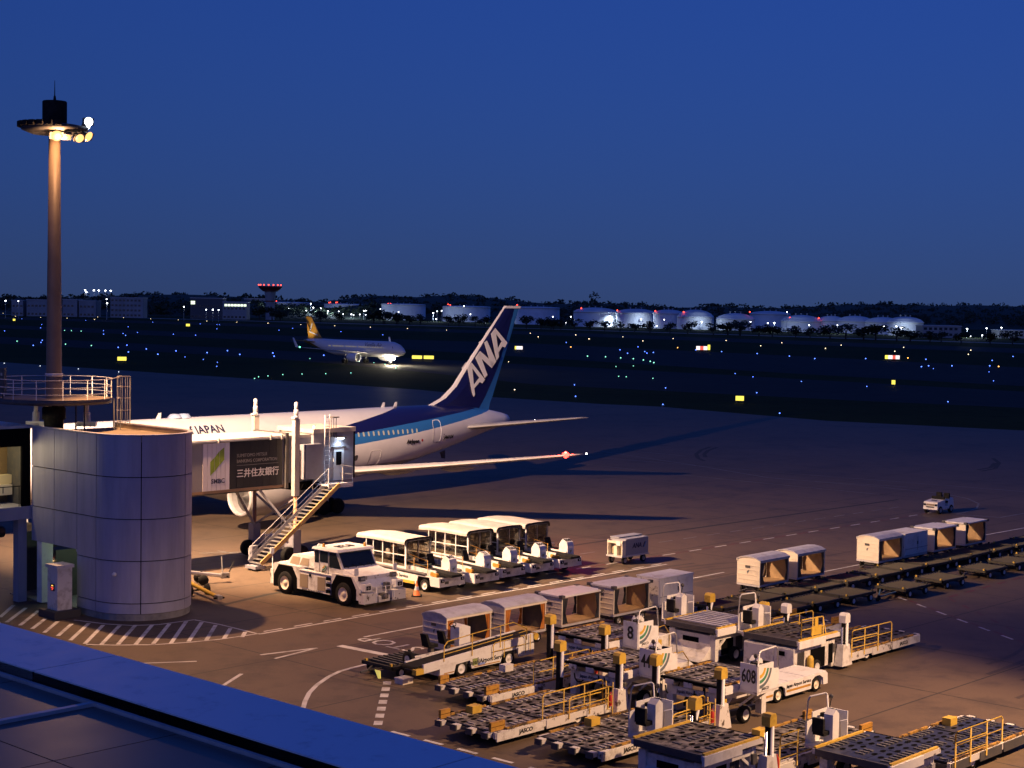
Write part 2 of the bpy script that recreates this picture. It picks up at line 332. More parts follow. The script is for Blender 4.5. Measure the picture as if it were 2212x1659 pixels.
ADJ = ['leftmost flat-topped white tank behind the taxiing airliner', 'second flat-topped white tank from the left of the depot', 'third flat-topped white tank from the left of the depot', 'flat-topped white tank just left of the tall blue tail fin', 'flat-topped white tank partly hidden by the blue tail fin',
       'low domed white tank first to the right of the blue tail', 'low domed white tank second to the right of the blue tail', 'narrow domed white tank between two wider domed ones', 'high-domed white tank standing ahead of a tall dark tree', 'domed white tank right of the tall dark tree gap', 'tall pale tank standing higher behind its domed neighbours',
       'domed tank fronted by the brightest floodlight in the right cluster', 'small domed tank squeezed behind the right cluster', 'domed tank with three roof vents in the right cluster', 'domed tank second from the right end of the depot', 'rightmost domed white tank of the depot']
for i, (x0, x1, yt, yb, dm) in enumerate(TK):
    x0, x1, yt, yb, dm = x0*K, x1*K, yt*K, yb*K, dm*K; xm = (x0+x1)/2
    p = G(xm, yb); r = (x1-x0)/2*p.y/FPX*1.0; d = Vector((p.x, p.y, 0)).normalized(); c = p+d*r; dep = c.y
    hh = zat(xm, yt, dep); rise = dm*dep/FPX+.6
    t = thing('storage_tank', ADJ[i], 'storage tank', (c.x, c.y, 0), 0, 'white fuel storage tanks')
    put('shell', MB().lathe([(r, 0), (r, hh)], (0, 0, 0), tankm, 40), t)
    put('roof', MB().lathe([(r, hh), (r*.85, hh+rise*.42), (r*.6, hh+rise*.75), (r*.3, hh+rise*.94), (0, hh+rise)], (0, 0, .002), tankm, 40), t)
    put('wind_girder', MB().lathe([(r+.02, hh-.9), (r+.5, hh-.9), (r+.5, hh-.6), (r+.02, hh-.6)], (0, 0, 0), tank2, 40, cap=False), t)
    for k in range(3):
        a = rnd.uniform(-.6, .6); put('roof_vent', MB().lathe([(.35, hh+rise*.9-.2), (.35, hh+rise+.7), (.6, hh+rise+.75), (.6, hh+rise+1)], ((k-1)*r*.28, a, 0), tank2, 8), t)
    tanks.append((x0, x1, t, dep, c))
def obst(x, y):
    b = min(tanks, key=lambda t: abs((t[0]+t[1])/2-x)); p = at_depth(x, y, b[3]-6)
    put('obstruction_light', MB().lathe([(0, -.5), (.45, -.25), (.5, .1), (0, .5)], (0, 0, 0), rg, 8).bar((0, 0, -.5), (0, 4, -1.6), .12, tank2, 5), b[2], p-Vector((b[4].x, b[4].y, 0)))
for p in SP(560, 630, 6.14, [(365, 305), (388, 300), (1117, 322), (1135, 317), (1213, 320), (1229, 317), (1934, 335), (1972, 335)])+SP(1200, 620, 1.995, [(221, 149), (247, 157), (383, 159), (420, 160), (554, 162), (681, 166), (680, 180), (871, 184), (979, 166), (1159, 192), (1289, 194), (1373, 197), (1499, 198), (1621, 201)])+SP(600, 620, 3.16, [(1297, 209), (1312, 213)]): obst(*p)
FLP = SP(560, 630, 6.14, [(864, 337), (555, 400), (250, 378), (275, 366), (140, 388), (104, 447), (667, 475), (733, 464), (803, 432), (803, 466), (873, 469), (907, 480), (900, 390), (956, 436), (1004, 399), (945, 470), (1024, 474), (1092, 476), (1165, 477), (1252, 443), (1313, 480), (1426, 483), (1457, 494), (1545, 486), (1625, 489), (1600, 437), (1626, 432), (1103, 441), (1828, 410), (2080, 451), (1946, 528)])
FLP += SP(1200, 620, 1.995, [(93, 188), (174, 188), (322, 190), (285, 193), (288, 221), (354, 225), (151, 216), (415, 226), (490, 198), (594, 201), (560, 229), (763, 211), (982, 211), (1060, 216), (1089, 216), (1246, 226), (1146, 166), (1373, 227), (1582, 230), (1638, 231), (1661, 237), (1858, 231), (1917, 247), (1956, 243), (2044, 240), (2111, 237), (1970, 275), (2024, 272)])
FLP += SP(600, 620, 3.16, [(1032, 307), (1191, 271), (1219, 259), (1251, 256), (1212, 313), (1409, 222), (1456, 280), (1565, 324), (2043, 298), (2136, 342)])
FLP += SP(0, 620, 3.568, [(45, 208), (148, 210), (858, 194), (862, 227), (1480, 256), (1658, 279), (1713, 279), (1759, 281), (1875, 252), (1990, 262), (2080, 260), (2057, 296)])
def baseline(x): return (715*K+(x-650*K)*.0300)
for i, (x, y) in enumerate(FLP):
    dep = G(x, baseline(max(x, 500))).y-14-(i % 3)*6
    if x < 480: dep = 1150
    p = at_depth(x, y, dep); r = .42 if i % 3 else .55
    t = thing('floodlight', 'small distant white pole floodlight, %s from the left along the far depot' % nth(1+sum(q_[0] < x or (q_[0] == x and q_[1] < y) for q_ in FLP)), 'floodlight', (p.x, p.y, 0), 0, 'distant floodlights around the fuel depot')
    z = max(p.z, 1.2)
    put('pole', MB().bar((0, 0, 0), (0, 0, z), .1, tank2, 5), t)
    put('lamp_head', MB().lathe([(0, z-r*.8), (r*.8, z-r*.4), (r, z), (r*.7, z+r*.5), (0, z+r*.7)], (0, -.1, 0), fl, 8), t)
    if i % 3 == 0 and x > 560: lamp('floodlight_lamp', (0, -2.5, max(z, 7)), P_TANK, COOL, t, .4)
# hill with lamps on its ridge, and the wood that covers it
SKY = [(-500, 634), (0, 633), (90, 636), (150, 634), (270, 628), (330, 627), (400, 626), (470, 629), (555, 634), (640, 640), (690, 645), (740, 637), (800, 628), (860, 631), (900, 632), (960, 628), (1010, 630), (1080, 636), (1130, 642), (1200, 647), (1285, 646), (1350, 648), (1430, 653), (1480, 657), (1530, 651), (1600, 655), (1700, 656), (1760, 652), (1850, 648), (1950, 648), (2010, 652), (2100, 649), (2212, 653), (2700, 660)]
def skyl(x):
    for (a, b), (c, d) in zip(SKY, SKY[1:]):
        if a <= x <= c: return b+(d-b)*(x-a)/(c-a)
    return 640
hm = MB(); vs = []; xs = list(range(-500, 2701, 40))
for x in xs:
    for dep, f in ((1430, 0), (1520, .55), (1640, 1), (1900, 1), (2300, 0)):
        q = at_depth(x, skyl(x)+5, 1640); vs.append((q.x*dep/1640, dep, max(q.z-2, 1)*f-.2))
hm.add(vs, [(5*i+j, 5*i+5+j, 5*i+6+j, 5*i+1+j) for i in range(len(xs)-1) for j in range(4)], leafm, True); struct('hill', hm)
def clump(mb, c, r, m, n, sq=.85, seed=None):
    # leaf tufts: small tilted triangles pairs scattered through a rounded volume
    for k in range(n):
        d = Vector((rnd.gauss(0, 1), rnd.gauss(0, 1), rnd.gauss(0, 1))); d.normalize(); q = rnd.random()**.4
        p = Vector(c)+Vector((d.x*r*q, d.y*r*q, d.z*r*q*sq)); s = r*rnd.uniform(.16, .30); e = Vector((rnd.gauss(0, 1), rnd.gauss(0, 1), rnd.gauss(0, .6))).normalized(); g = e.orthogonal().normalized()
        mb.add([p-e*s, p+g*s*.7, p+e*s, p-g*s*.7], [(0, 1, 2, 3)], m)
fw = MB()
for k in range(1500):
    x = rnd.uniform(-480, 2680); dep = rnd.uniform(1440, 1680); t = (dep-1440)/240
    zt = at_depth(x, skyl(x)+rnd.uniform(.4, 3.5), 1640).z
    q = at_depth(x, 650, dep); r = rnd.uniform(4.2, 7.5); z = max(3, zt*(.35+.65*t)-r*.6)
    clump(fw, (q.x, q.y, z), r, leafm, 42, .7)
for x, y in ((1285, 640),): clump(fw, at_depth(x, y+4, 1600), 5.5, leafm, 60, 1.2)
struct('wood', fw, 'stuff')
# bushes and trees in front of the tanks
TR = SP(560, 630, 6.14, [(150, 455), (330, 450), (440, 455), (995, 480), (1240, 500), (1740, 500), (1890, 515), (2050, 525)])+SP(600, 620, 3.16, [(835, 300), (940, 305), (1020, 308), (1100, 312), (1300, 316), (1375, 318), (1490, 325), (1560, 328), (1855, 333), (1960, 340), (2030, 345), (2100, 348)])
TR += SP(1200, 620, 1.995, [(40, 215), (95, 215), (190, 222), (260, 222), (325, 230), (395, 225), (460, 230), (530, 228), (620, 232), (700, 226), (815, 235), (880, 232), (935, 232), (1020, 245), (1080, 245), (1185, 245), (1250, 252), (1340, 250), (1410, 250), (1490, 255), (1545, 252), (1640, 262), (1700, 262), (1790, 270), (1840, 272), (1930, 278), (2160, 278), (2060, 272)])
TS = {}
for i, (x, y) in enumerate(TR):
    yb = baseline(x)+9+.006*max(0, x-1300); p = G(x, yb); big = 1.25 if 1750 < x < 2000 or 1550 < x < 1640 else 1
    h_ = max(4.5, (at_depth(x, y-13*big, p.y).z))*rnd.uniform(.9, 1.1)
    key = i % 8
    if key not in TS:
        cr = MB()
        for j in range(5): clump(cr, (rnd.uniform(-.32, .32), rnd.uniform(-.3, .3), rnd.uniform(.38, .75)), rnd.uniform(.2, .32), leafm, 60, .8)
        tr = MB().bar((0, 0, 0), (.02, 0, .45), .035, barkm, 6, .02)
        for j in range(4): tr.bar((.01, 0, .3+.03*j), (rnd.uniform(-.3, .3), rnd.uniform(-.2, .2), .62), .016, barkm, 5, .006)
        TS[key] = (cr.mesh('crown'), tr.mesh('trunk'))
    t = thing('tree', 'dark rounded tree, %s from the left in the row before the white tanks' % nth(1+sum(q[0] < x for q in TR)), 'tree', (p.x, p.y, 0), rnd.uniform(0, 6), 'trees along the fuel depot')
    t.scale = (h_*1.35*big, h_*1.35*big, h_)
    put('crown', TS[key][0], t); put('trunk', TS[key][1], t)
# low buildings on the far side
BL = [(26, 52, 678, 688, 'small pale shed at the far left edge below the wood'), (60, 106, 677, 690, 'long low pale building left of the mast'), (141, 174, 676, 690, 'low pale building just right of the mast'), (178, 216, 679, 690, 'low flat shed between the mast and the white block'), (249, 322, 672, 696, 'white four-storey block with bands of windows'),
      (429, 502, 673, 698, 'dark wide building with two small lit windows'), (502, 556, 682, 702, 'building with a bright strip of lit windows'), (550, 600, 674, 706, 'pale stepped building at the foot of the round-topped tower'), (2080, 2167, 736, 762, 'low pale building at the right end of the tank depot'), (2252, 2320, 746, 762, 'pale wall of a building at the far right edge')]
for x0, x1, yt, yb, lab in BL:
    x0, x1, yt, yb = x0*K, x1*K, yt*K, yb*K; dep = G((x0+x1)/2, max(yb, baseline(max(x0, 500))+0)).y
    if x1 < 560: dep = 1280
    a, b = at_depth(x0, yb, dep), at_depth(x1, yb, dep); hh = at_depth((x0+x1)/2, yt, dep).z; wd = b.x-a.x
    t = thing('building', lab, 'building', ((a.x+b.x)/2, dep, 0), 0)
    put('wall', MB().box(-wd/2, wd/2, 0, 16, 0, hh, farw if 'dark' not in lab else fard), t)
    put('roof', MB().box(-wd/2-.3, wd/2+.3, -.3, 16.3, hh, hh+.6, tank2), t)
    nf = 4 if 'four' in lab else 2
    wm = MB().box(-.9, .9, -.05, .02, 0, 1.5, windark).mesh('window')
    for f in range(nf):
        for k in range(int(wd/3)): put('window', wm, t, (-wd/2+1.6+k*3, -.02, 1.2+f*(hh/nf)))
    if 'two small lit' in lab:
        for px, py in ((435, 682), (421+14, 686)): q = at_depth(px*K, py*K, dep); put('lit_window', MB().box(-1.6, 1.6, -.1, .05, 0, 1.2, winlit), t, (q.x-(a.x+b.x)/2, -.1, q.z))
    if 'bright strip' in lab:
        for k in range(7): put('lit_window', MB().box(0, 2., -.1, .05, 0, 1.6, winlit), t, (-wd/2+1.5+k*2.5, -.12, hh-3))
# round-topped tower with red lights
q = at_depth(609*K, 700*K, 1300); px = 1300/FPX*K
t = thing('radar_tower', 'far tower with a wide round top ringed by red lights', 'tower', (q.x, 1300, 0))
z0, z1 = at_depth(609*K, 656*K, 1300).z, at_depth(609*K, 645*K, 1300).z
put('column', MB().lathe([(10*px, 0), (10*px, z0*.62), (12.5*px, z0*.9), (13*px, z0)], (0, 0, 0), farw, 24), t)
put('round_top', MB().lathe([(16*px, z0-.5), (23*px, z0+1.6), (26.5*px, z1-1), (26.5*px, z1), (0, z1)], (0, 0, 0), mat('dark_red_band', (.10, .02, .02), .6), 32), t)
put('base_band', MB().lathe([(10.4*px, z0*.62), (10.4*px, z0*.78)], (0, 0, 0), mat('tower_red_band', (.22, .04, .03), .6), 24, cap=False), t)
for k in range(-3, 4):
    a = -math.pi/2+k*.42; put('obstruction_light', MB().lathe([(0, 0), (.55, .3), (.55, .7), (0, 1.1)], (26*px*math.cos(a), 26*px*math.sin(a), z1+.3), rg, 8), t)
for ri, (x, y) in enumerate(SP(0, 620, 3.568, [(685, 123), (695, 138), (756, 124), (795, 125), (848, 126), (891, 127)])):
    p = at_depth(x, y, 1660); t = thing('floodlight', 'bright white floodlight on the left wooded ridge, %s of six from the left' % nth(ri+1), 'floodlight', (p.x, p.y, p.z-14), 0, 'floodlights on the left ridge')
    put('pole', MB().bar((0, 0, 0), (0, 0, 14), .15, tank2, 5), t); put('lamp_head', MB().lathe([(0, -.7), (.8, -.2), (.8, .2), (0, .7)], (0, -.2, 14), fl, 8), t)

# ---------------------------------------------------------------- airfield lights and signs
LG = {'w': glow('amber_white_edge_light', (1, .74, .42), 5), 'b': glow('blue_edge_light', (.09, .20, 1), 5), 'g': glow('green_centre_light', (.30, 1, .70), 2.6), 'o': glow('orange_edge_light', (1, .42, .08), 6), 'd': glow('dim_inset_light', (.7, .8, .9), 2.5)}
LL = {'w': ('small amber-white runway edge light on the dark field', 'runway edge lights'), 'b': ('small blue taxiway edge light on the dark field', 'blue taxiway lights'), 'g': ('small greenish-white taxiway centre light on the dark field', 'green taxiway lights'), 'o': ('small orange light beside the dark runway', 'orange field lights'), 'd': ('dim inset light on the dark apron edge', 'inset apron lights')}
LM = {}
for c, g_ in LG.items():
    for s in (0, 1):
        r = (.10, .17)[s]; LM[c, s] = (MB().lathe([(r*.7, 0), (r*.7, .06), (r*.25, .1), (r*.25, .3)], (0, 0, 0), dgrey, 6).mesh('stem'), MB().lathe([(0, .25), (r, .25+r*.6), (r*.9, .25+r*1.4), (0, .25+r*2)], (0, 0, 0), g_, 8).mesh('lens'))
ALL_L = {}; ALL_T = []
def flights(c, pts):
    for x, y in pts:
        p = G(x, y); s = 1 if p.y > 450 else 0
        ALL_L.setdefault(c, []).append(x); t = thing('edge_light' if c != 'd' else 'inset_light', LL[c][0], 'airfield light', p, 0, LL[c][1]); put('stem', LM[c, s][0], t); put('lens', LM[c, s][1], t); ALL_T.append((c, x, t))
q = lambda p: SP(0, 620, 3.568, p)
flights('w', q([(25, 312), (125, 337), (207, 320), (327, 347), (540, 353), (585, 333), (760, 363), (785, 342), (993, 349), (1211, 357), (1434, 365), (1664, 375), (1905, 384), (2155, 393)]))
flights('b', q([(37, 458), (177, 357), (335, 405), (327, 432), (690, 371), (833, 455), (833, 484), (1031, 423), (1010, 494), (990, 478), (1106, 470), (1395, 484), (1573, 492), (1229, 385), (1745, 405), (1765, 405), (1611, 399), (1745, 440), (268, 577), (330, 552), (340, 535), (1021, 575), (1033, 631), (1270, 650), (1488, 670), (1636, 690), (1749, 714), (1744, 747), (1830, 620), (1929, 651), (2194, 638), (1177, 606), (1416, 622), (1666, 636), (951, 593)]))
flights('g', q([(519, 453), (575, 455), (653, 459), (137, 542), (735, 578), (527, 567), (2080, 833), (2048, 847), (2156, 825)]))
flights('d', q([(34, 722), (323, 744), (630, 768), (955, 793)]))
q = lambda p: SP(1200, 620, 1.995, p)
flights('w', q([(27, 282), (195, 273), (255, 291), (408, 282), (498, 301), (634, 290), (872, 299), (1123, 309), (1028, 323), (1319, 335), (1390, 320), (1671, 330), (1631, 348), (1973, 343), (1962, 362)]))
flights('o', q([(174, 329), (654, 332), (1690, 379), (2098, 418)]))
flights('b', q([(153, 308), (395, 342), (429, 358), (506, 350), (516, 357), (545, 354), (476, 328), (736, 342), (852, 350), (1012, 359), (1157, 371), (1271, 382), (1500, 382), (1771, 385), (1751, 419), (1783, 415), (1805, 427), (1888, 415), (2069, 390), (2058, 415), (2055, 442), (2075, 483), (2163, 372), (190, 502), (195, 555), (588, 592), (600, 516), (913, 450), (993, 465), (1211, 486), (1113, 632), (1870, 579), (1505, 509), (1010, 538)]))
flights('g', q([(249, 371), (330, 374), (398, 379), (377, 418), (455, 383), (455, 415), (500, 389), (531, 395), (547, 401), (543, 472), (389, 463), (423, 465)]))
q = lambda p: SP(560, 630, 6.14, p)
flights('w', q([(272, 616), (726, 633), (1196, 651), (1690, 670)])); flights('b', q([(340, 1038), (1044, 1070), (1281, 733), (614, 688), (424, 714), (1861, 779), (357, 1084)]))
flights('g', q([(852, 1113), (1536, 1155), (1738, 1171), (1892, 1192), (1995, 1211), (2043, 1233), (2040, 1250), (477, 1340), (743, 1332), (1071, 1327), (1420, 1317)]))
flights('w', SP(780, 660, 3.607, [(500, 297), (818, 310), (200, 286), (1500, 336), (1565, 366), (1870, 350), (1978, 384), (1323, 573), (1372, 804)]))
for c in LG:
    for k, (c_, x, t) in enumerate(sorted([q_ for q_ in ALL_T if q_[0] == c], key=lambda e: e[1])):
        t['label'] = {'w': 'small amber-white runway light, %s from the left of the amber-white ones', 'b': 'small blue taxiway light, %s from the left of the blue ones', 'g': 'small greenish taxiway light, %s from the left of the greenish ones', 'o': 'small orange field light, %s from the left of the orange ones', 'd': 'dim inset light on the apron edge, %s from the left'}[c] % nth(k+1)
sy = glow('yellow_sign_face', (1, .82, .10), 1.5); sw = glow('white_sign_face', (1, .86, .86), 1.4); sr = glow('red_sign_face', (1, .12, .08), 1.2)
def sign(x0, x1, y0, y1, faces, lab):
    p = G((x0+x1)/2, y1+2); s = p.y/FPX; w, hh = (x1-x0)*s, (y1-y0)*s
    t = thing('airfield_sign', lab, 'sign', p, math.atan2(p.x, -p.y)+math.pi if False else -math.atan2(p.x, p.y), 'lit airfield signs')
    put('frame', MB().box(-w/2-.06, w/2+.06, 0, .25, .28, .4+hh+.06, dgrey), t)
    for sx in (-.35, .35): put('leg', MB().box(sx*w-.05, sx*w+.05, .08, .16, 0, .28, dgrey), t)
    X = -w/2
    for f, m in faces:
        put('face', MB().box(X, X+f*w-.04, -.03, 0, .36, .36+hh, m), t); X += f*w
sign(890, 937, 769, 776, [(.46, sy), (.08, mat('dark_sign_gap', (.25, .2, .02), .5)), (.46, sy)], 'long yellow lit sign right of the taxiing airliner')
sign(254, 273, 772, 780, [(1, sy)], 'yellow lit sign right of the mast on the grass'); sign(402, 410, 699, 704, [(1, sy)], 'tiny yellow lit sign far beyond the mast')
sign(1112, 1129, 748, 755, [(.2, sy), (.8, sw)], 'small white and yellow sign right of the blue tail fin')
sign(1504, 1528, 748, 756, [(.35, sw), (.3, sr), (.35, sw)], 'white and red lit sign on the far right field'); sign(1528.5, 1534, 745, 756, [(1, sy)], 'small tall yellow sign joined to the white and red one')
sign(1912, 1943, 768, 776, [(.22, sy), (.3, sw), (.2, sr), (.28, sw)], 'yellow white and red lit sign farthest right')
sign(1926, 1934, 823, 832, [(1, sy)], 'small square yellow lit sign on the right field'); sign(1589, 1607, 858, 868, [(1, sy)], 'nearest yellow lit sign at the apron edge')
sign(28, 33, 688, 692, [(1, sy)], 'tiny yellow sign at the far left')
# ================================================================ AIRLINERS (local x runs nose to tail, port is -y)
def livery(name, base, dark, mid, kind):
    m = bpy.data.materials.new(name); m.use_nodes = True; n = m.node_tree; b = n.nodes['Principled BSDF']; b.inputs['Roughness'].default_value = .32; b.inputs['Coat Weight'].default_value = .15
    tc = n.nodes.new('ShaderNodeTexCoord'); sp = n.nodes.new('ShaderNodeSeparateXYZ'); n.links.new(tc.outputs['Object'], sp.inputs[0]); X, Y, Z = sp.outputs
    def mth(op, a, c):
        k = n.nodes.new('ShaderNodeMath'); k.operation = op
        for i, v in enumerate((a, c)):
            if isinstance(v, (int, float)): k.inputs[i].default_value = v
            else: n.links.new(v, k.inputs[i])
        return k.outputs[0]
    def line(x0, z0, sl, qd=0):
        d = mth('SUBTRACT', X, x0); r = mth('ADD', mth('MULTIPLY', d, sl), z0)
        return mth('ADD', r, mth('MULTIPLY', mth('MULTIPLY', d, d), qd)) if qd else r
    def mix(f, a, c):
        x = n.nodes.new('ShaderNodeMix'); x.data_type = 'RGBA'; n.links.new(f, x.inputs[0])
        for s, v in ((6, a), (7, c)):
            if isinstance(v, tuple): x.inputs[s].default_value = (*v, 1)
            else: n.links.new(v, x.inputs[s])
        return x.outputs[2]
    nz = n.nodes.new('ShaderNodeTexNoise'); nz.inputs['Scale'].default_value = .8; nz.inputs['Detail'].default_value = 6; n.links.new(tc.outputs['Object'], nz.inputs['Vector'])
    mr = n.nodes.new('ShaderNodeMapRange'); mr.inputs[1].default_value = .45; mr.inputs[2].default_value = .8; mr.inputs[4].default_value = .35; n.links.new(nz.outputs['Fac'], mr.inputs[0])
    wht = mix(mr.outputs[0], base, tuple(c*.72 for c in base))
    gt, lt, AND = lambda a, c: mth('GREATER_THAN', a, c), lambda a, c: mth('LESS_THAN', a, c), lambda a, c: mth('MULTIPLY', a, c)
    if kind == 0:
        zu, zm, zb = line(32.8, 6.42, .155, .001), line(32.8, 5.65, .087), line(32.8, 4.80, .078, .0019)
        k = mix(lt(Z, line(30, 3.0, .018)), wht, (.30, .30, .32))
        k = mix(AND(gt(Z, zb), lt(Z, zm)), k, mid)
        k = mix(AND(AND(gt(Z, zm), lt(Z, zu)), gt(X, 21.5)), k, dark)
        k = mix(gt(X, 50.9), k, wht)
    else:
        zd = line(22.5, 1.2, .33)
        k = mix(lt(Z, zd), wht, dark)
        k = mix(lt(X, 18.5), k, wht)
    n.links.new(k, b.inputs['Base Color']); return m
def loft(mb, rings, m, smooth=True, caps=True):
    n = len(rings[0]); vs = [p for r in rings for p in r]
    fs = [(i*n+k, i*n+(k+1) % n, (i+1)*n+(k+1) % n, (i+1)*n+k) for i in range(len(rings)-1) for k in range(n)]
    mb.add(vs, fs, m, smooth)
    if caps:
        o = len(mb.v)-len(vs); kk = mb.ms.index(m)
        for e in (0, len(rings)-1): mb.f.append([o+e*n+k for k in range(n)]); mb.mi.append(kk); mb.sm.append(False)
    return mb
FOIL = [(0, 0), (.02, .28), (.08, .62), (.25, 1), (.45, .92), (.7, .55), (1, .03), (1, -.03), (.7, -.4), (.45, -.65), (.25, -.72), (.08, -.48), (.02, -.22)]
def foil_wing(st, sgn, m):                                       # stations (l, le, chord, z, thickness ratio)
    return loft(MB(), [[(le+c*a, sgn*l, z+b*c*th/2) for a, b in FOIL] for l, le, c, z, th in st], m)
def fus(st, m, n=40):
    rings = []
    for s, zc, ry, rz in st: rings.append([(s, ry*math.cos(2*math.pi*k/n), zc+rz*math.sin(2*math.pi*k/n)) for k in range(n)])
    return loft(MB(), rings, m)
def fin_strips(lev, m_le, m_main, m_te, f_te):
    # lev: (z, le, te); strips along the chord carry the painted leading edge and rudder stripe
    mb = MB()
    prof = [(0, 0), (.02, .35), (.07, .7), (.25, 1), (.5, .85), (None, .45), (1, .04)]
    for sg in (-1, 1):
        rings = []
        for z, le, te in lev:
            c = te-le; ft = f_te(z, le, te); hw = min(.32, c*.055)
            rings.append([(le+(ft if a is None else a)*c, sg*hw*b, z) for a, b in prof])
        for i in range(len(rings)-1):
            for k in range(len(prof)-1):
                m = m_le if k < 2 else (m_te if k == 5 else m_main)
                mb.add([rings[i][k], rings[i][k+1], rings[i+1][k+1], rings[i+1][k]], [(0, 1, 2, 3)], m, False)
    z, le, te = lev[-1]; c = te-le; hw = min(.32, c*.055); mb.add([(le, 0, z), (le+.25*c, hw, z), (te, .01, z), (te, -.01, z), (le+.25*c, -hw, z)], [(0, 1, 2, 3, 4)], m_le)
    return mb
def engine(parent, l, s0, zc, r, L, m, sgn, lip=None):
    e = put('engine', MB().lathe([(r*.86, 0), (r*.93, .08), (r*.98, .35), (r, L*.3), (r*.97, L*.6), (r*.78, L*.86), (r*.6, L)], (s0, sgn*l, zc), m, 28, 'x', cap=False), parent)
    put('inlet_lip', MB().lathe([(r*.80, .28), (r*.80, .02), (r*.86, -.06), (r*.94, .06)], (s0, sgn*l, zc), lip or alu, 28, 'x', cap=False), e)
    put('fan', MB().lathe([(r*.81, .75), (r*.3, .7), (.0, .3)], (s0, sgn*l, zc), dgrey, 24, 'x', smooth=False).lathe([(r*.81, .02), (r*.81, .75)], (s0, sgn*l, zc), greyp, 24, 'x', cap=False), e)
    put('exhaust_cone', MB().lathe([(r*.55, L*.75), (r*.42, L+.6), (.05, L+1.5)], (s0, sgn*l, zc), dgrey, 16, 'x'), e)
    return e
def wheel_set(parent, name, s, y, top, r, pairs, axles):
    g = put(name, MB().bar((s, y, r), (s, y, top), .16, greyp, 8).bar((s-.9, y, top), (s, y, r+.4), .08, greyp, 6), parent)
    for ax in axles:
        for dy in pairs:
            put('wheel', MB().lathe([(r*.55, -.2), (r*.95, -.2), (r, -.1), (r, .1), (r*.95, .2), (r*.55, .2)], (s+ax, y+dy, r), black, 18, 'y').lathe([(.02, -.16), (r*.5, -.16), (r*.55, -.2)], (s+ax, y+dy, r), greyp, 12, 'y', cap=False), g)
    return g
win_glow = mat('glowing_cabin_window', (.35, .3, .2), .3, emis=.2, ecol=(1, .86, .62)); win_off = mat('cabin_window', (.03, .035, .05), .15)  # panes emit faintly in place of light caught on the window reveals
fuse_w = (.76, .75, .75)
dkb = mat('dark_blue_paint', (.008, .010, .085), .3, coat=.2); ltb = mat('light_blue_paint', (.03, .17, .48), .35, coat=.2); acw = mat('airliner_white_paint', (.76, .76, .77), .32, coat=.15)
wingm = mat('wing_grey_paint', (.46, .45, .45), .4, col2=(.3, .3, .3), scale=.6, amt=.5)

# ---------------------------------------------------------------- the big airliner at the gate
big = thing('airliner', 'large white airliner with dark blue tail and big white slanted lettering on its fin', 'airliner', (-36.099, 105.682, 0), .83854)
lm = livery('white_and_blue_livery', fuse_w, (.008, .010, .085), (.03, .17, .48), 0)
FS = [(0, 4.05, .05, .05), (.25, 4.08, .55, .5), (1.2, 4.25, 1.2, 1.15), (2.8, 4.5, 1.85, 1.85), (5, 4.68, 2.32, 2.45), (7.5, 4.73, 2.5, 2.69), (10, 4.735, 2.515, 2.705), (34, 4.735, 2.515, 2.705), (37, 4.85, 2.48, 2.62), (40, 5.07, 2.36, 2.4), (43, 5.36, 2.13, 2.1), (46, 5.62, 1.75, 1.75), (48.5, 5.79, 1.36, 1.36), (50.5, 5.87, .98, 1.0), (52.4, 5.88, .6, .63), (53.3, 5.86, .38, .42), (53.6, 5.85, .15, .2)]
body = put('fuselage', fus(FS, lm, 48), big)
def side_y(s, z):                                                 # half width of the fuselage at s, z
    for a, b in zip(FS, FS[1:]):
        if a[0] <= s <= b[0]:
            t = (s-a[0])/(b[0]-a[0]); zc, ry, rz = [a[i]+(b[i]-a[i])*t for i in (1, 2, 3)]; return ry*math.sqrt(max(0, 1-((z-zc)/rz)**2))
    return 2
wm = MB().lathe([(0, 0), (.15, 0), (.16, .02)], (0, 0, 0), acw, 12, 'y', cap=False)
def port_plate(name, s, z, w, h_, m, parent=body, out=.012, corner=.3, tk=.02):
    # thin plate following the port side at s, z
    mb = MB(); n = 6; ring = []
    for k in range(16):
        t = 2*math.pi*(k+.5)/16; cx, cz = math.cos(t), math.sin(t)
        q = max(abs(cx), abs(cz)); f = (1-corner)/q+corner
        x, zz = s+cx*f*w/2, z+cz*f*h_/2; ring.append((x, -side_y(x, zz)-out, zz))
    mb.add(ring, [tuple(range(16))], m, True); return put(name, mb, parent)
for k in range(30):
    s = 39.85-k*.545
    z = 5.6
    port_plate('window', s, z, .18, .36, win_glow if k not in (19, 24) else win_off)
def outline(name, s, z, w, h_, r, m, parent, lean=0):
    pts = []
    for k in range(25):
        t = 2*math.pi*(k+.5)/24; cx, cz = math.cos(t), math.sin(t); q = max(abs(cx), abs(cz)); f = .82/q+.18
        zz = z+cz*f*h_/2; x = s+cx*f*w/2+lean*(zz-z); pts.append((x, -side_y(x, zz)-.01, zz))
    return put(name, MB().tube(pts, r, m, 5), parent)
outline('rear_door', 42.4, 5.42, .98, 1.86, .022, acw, body); outline('cargo_door', 35.2, 3.6, 1.2, 1.3, .015, wingm, body)
put('door_sill', MB().box(42.0, 42.85, -side_y(42.4, 4.5)-.03, -side_y(42.4, 4.5), 4.47, 4.53, dkb), body)
port_plate('access_hatch', 33.1, 3.75, .36, .46, dgrey)
port_plate('red_disc', 40.5, 4.78, .22, .22, mat('red_disc_paint', (.42, .02, .015), .5), corner=1)
port_plate('sensor_plate', 43.3, 5.1, .12, .12, greyp); port_plate('sensor_plate', 43.3, 4.9, .12, .12, greyp)
